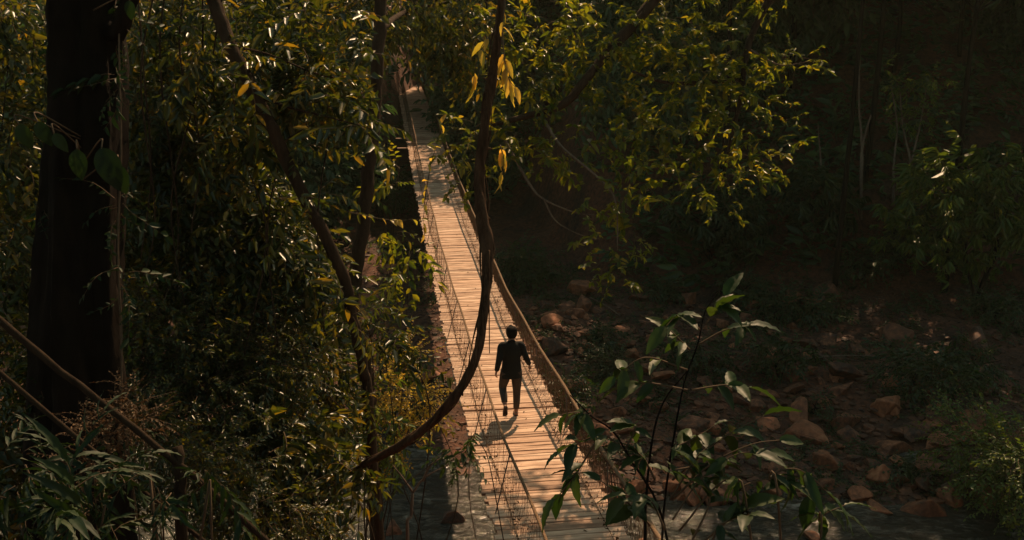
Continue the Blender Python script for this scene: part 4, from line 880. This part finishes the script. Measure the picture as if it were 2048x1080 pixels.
DS, DB = (G(1823, 420) - [0, 0, CAMZ]) @ FW, (G(1950, 600) - [0, 0, CAMZ]) @ FW
LIT = [P(1870, 158, DS), P(1795, 190, DS), P(1850, 235, DS), P(1900, 380, DB), P(1990, 400, DB)]   # saplings and bush that catch the sun
print('sapling D', (G(1823, 420) - [0, 0, CAMZ]) @ FW, (G(1950, 600) - [0, 0, CAMZ]) @ FW)
fr = random.Random(11)
# tall trees, unseen crowns added to shade the bank (trunks show between the saplings)
for gx_, gy_ in [(x_, y_) for y_ in (36, 42, 48, 54, 61) for x_ in range(-12, 34, 6)]:
    x_ = gx_ + fr.uniform(-1.6, 1.6) + (3 if (gy_ // 6) % 2 else 0); y_ = gy_ + fr.uniform(-1.2, 1.2)
    zc = 12.5
    # keep the sun corridor over the bridge and the near trees open
    yd = y_ - SUN.y / SUN.z * (zc - 0); xd = x_ - SUN.x / SUN.z * (zc - 0)
    bx = 2.198 + TH * yd
    if yd < 32 and xd - bx < 5.6: continue
    near_lit = min(math.hypot(x_ - (q_[0] + SUN.x / SUN.z * (zc - q_[2])), y_ - (q_[1] + SUN.y / SUN.z * (zc - q_[2]))) for q_ in LIT)
    thin = (yd < 60 and xd - bx < 5.5) or near_lit < 5.5
    if near_lit < 4.7: continue
    if thin and fr.random() < (.6 if 32 <= yd < 60 and xd - bx < 5.5 else .1): continue
    if abs(x_ - (2.2 + TH * y_)) < 2.2: continue
    forest_tree(x_, y_, True, i, 'tall dark forest tree with an unseen high crown added to shade the far bank', 'tall trees shading the far bank', fr.uniform(.9, 1.15), zc + fr.uniform(-1, 1.5), thin); i += 1
for dx_, dy_ in ((0, 0), (3.5, 1)): forest_tree(SHX + dx_, SHY + dy_, True, i, 'tall dark forest tree with an unseen high crown added to shade the far bank', 'tall trees shading the far bank', .9, 12.5, True); i += 1  # two extra trees added along the sun direction to block a sun patch
# lower dark trees closing the view up the hillside
n_ = 0
for y_ in (41, 45, 50, 55, 60, 66, 73, 82):
    xs_ = np.arange(-.62 * y_, .62 * y_, 4.2 + y_ * .012)
    for x_ in xs_:
        x_ = x_ + fr.uniform(-1.4, 1.4); yy = y_ + fr.uniform(-1.8, 1.8)
        if abs(x_ - (2.2 + TH * yy)) < (3.4 if yy < 79 else -1): continue
        if yy < 50 and -9 < x_ < 4: continue
        if yy < 45 and 4 < x_ < 16 and fr.random() < .5: continue
        px_ = 1024 + x_ / (yy * .97) * F
        zl = hz(x_, yy) + 5.5
        if min(math.hypot(x_ - (q_[0] + SUN.x / SUN.z * (zl - q_[2])), yy - (q_[1] + SUN.y / SUN.z * (zl - q_[2]))) for q_ in LIT) < 5.4: continue
        if 1660 < px_ < 1960 and yy < 53: continue
        forest_tree(x_, yy, False, n_, 'low dark forest tree closing off the shaded hillside behind the bank', 'dark trees on the hillside', fr.uniform(.8, 1.35)); n_ += 1
print('forest', i, n_)

# ------------------------------------------------------------------ HAZE
hb = bmesh.new(); bmesh.ops.create_cube(hb, size=1)
for v_ in hb.verts: v_.co = Vector((v_.co.x * 344, v_.co.y * 324 + 112, v_.co.z * 90 + 32))
hm = bpy.data.meshes.new('haze'); hb.to_mesh(hm); hb.free()
m = bpy.data.materials.new('haze'); m.use_nodes = True; n = m.node_tree.nodes; n.remove(n['Principled BSDF'])
pv = n.new('ShaderNodeVolumePrincipled'); pv.inputs['Color'].default_value = (.86, .96, .72, 1); pv.inputs['Density'].default_value = .00027; pv.inputs['Anisotropy'].default_value = .4
m.node_tree.links.new(pv.outputs[0], n['Material Output'].inputs['Volume']); hm.materials.append(m)
tag(link('haze', hm), kind='stuff')
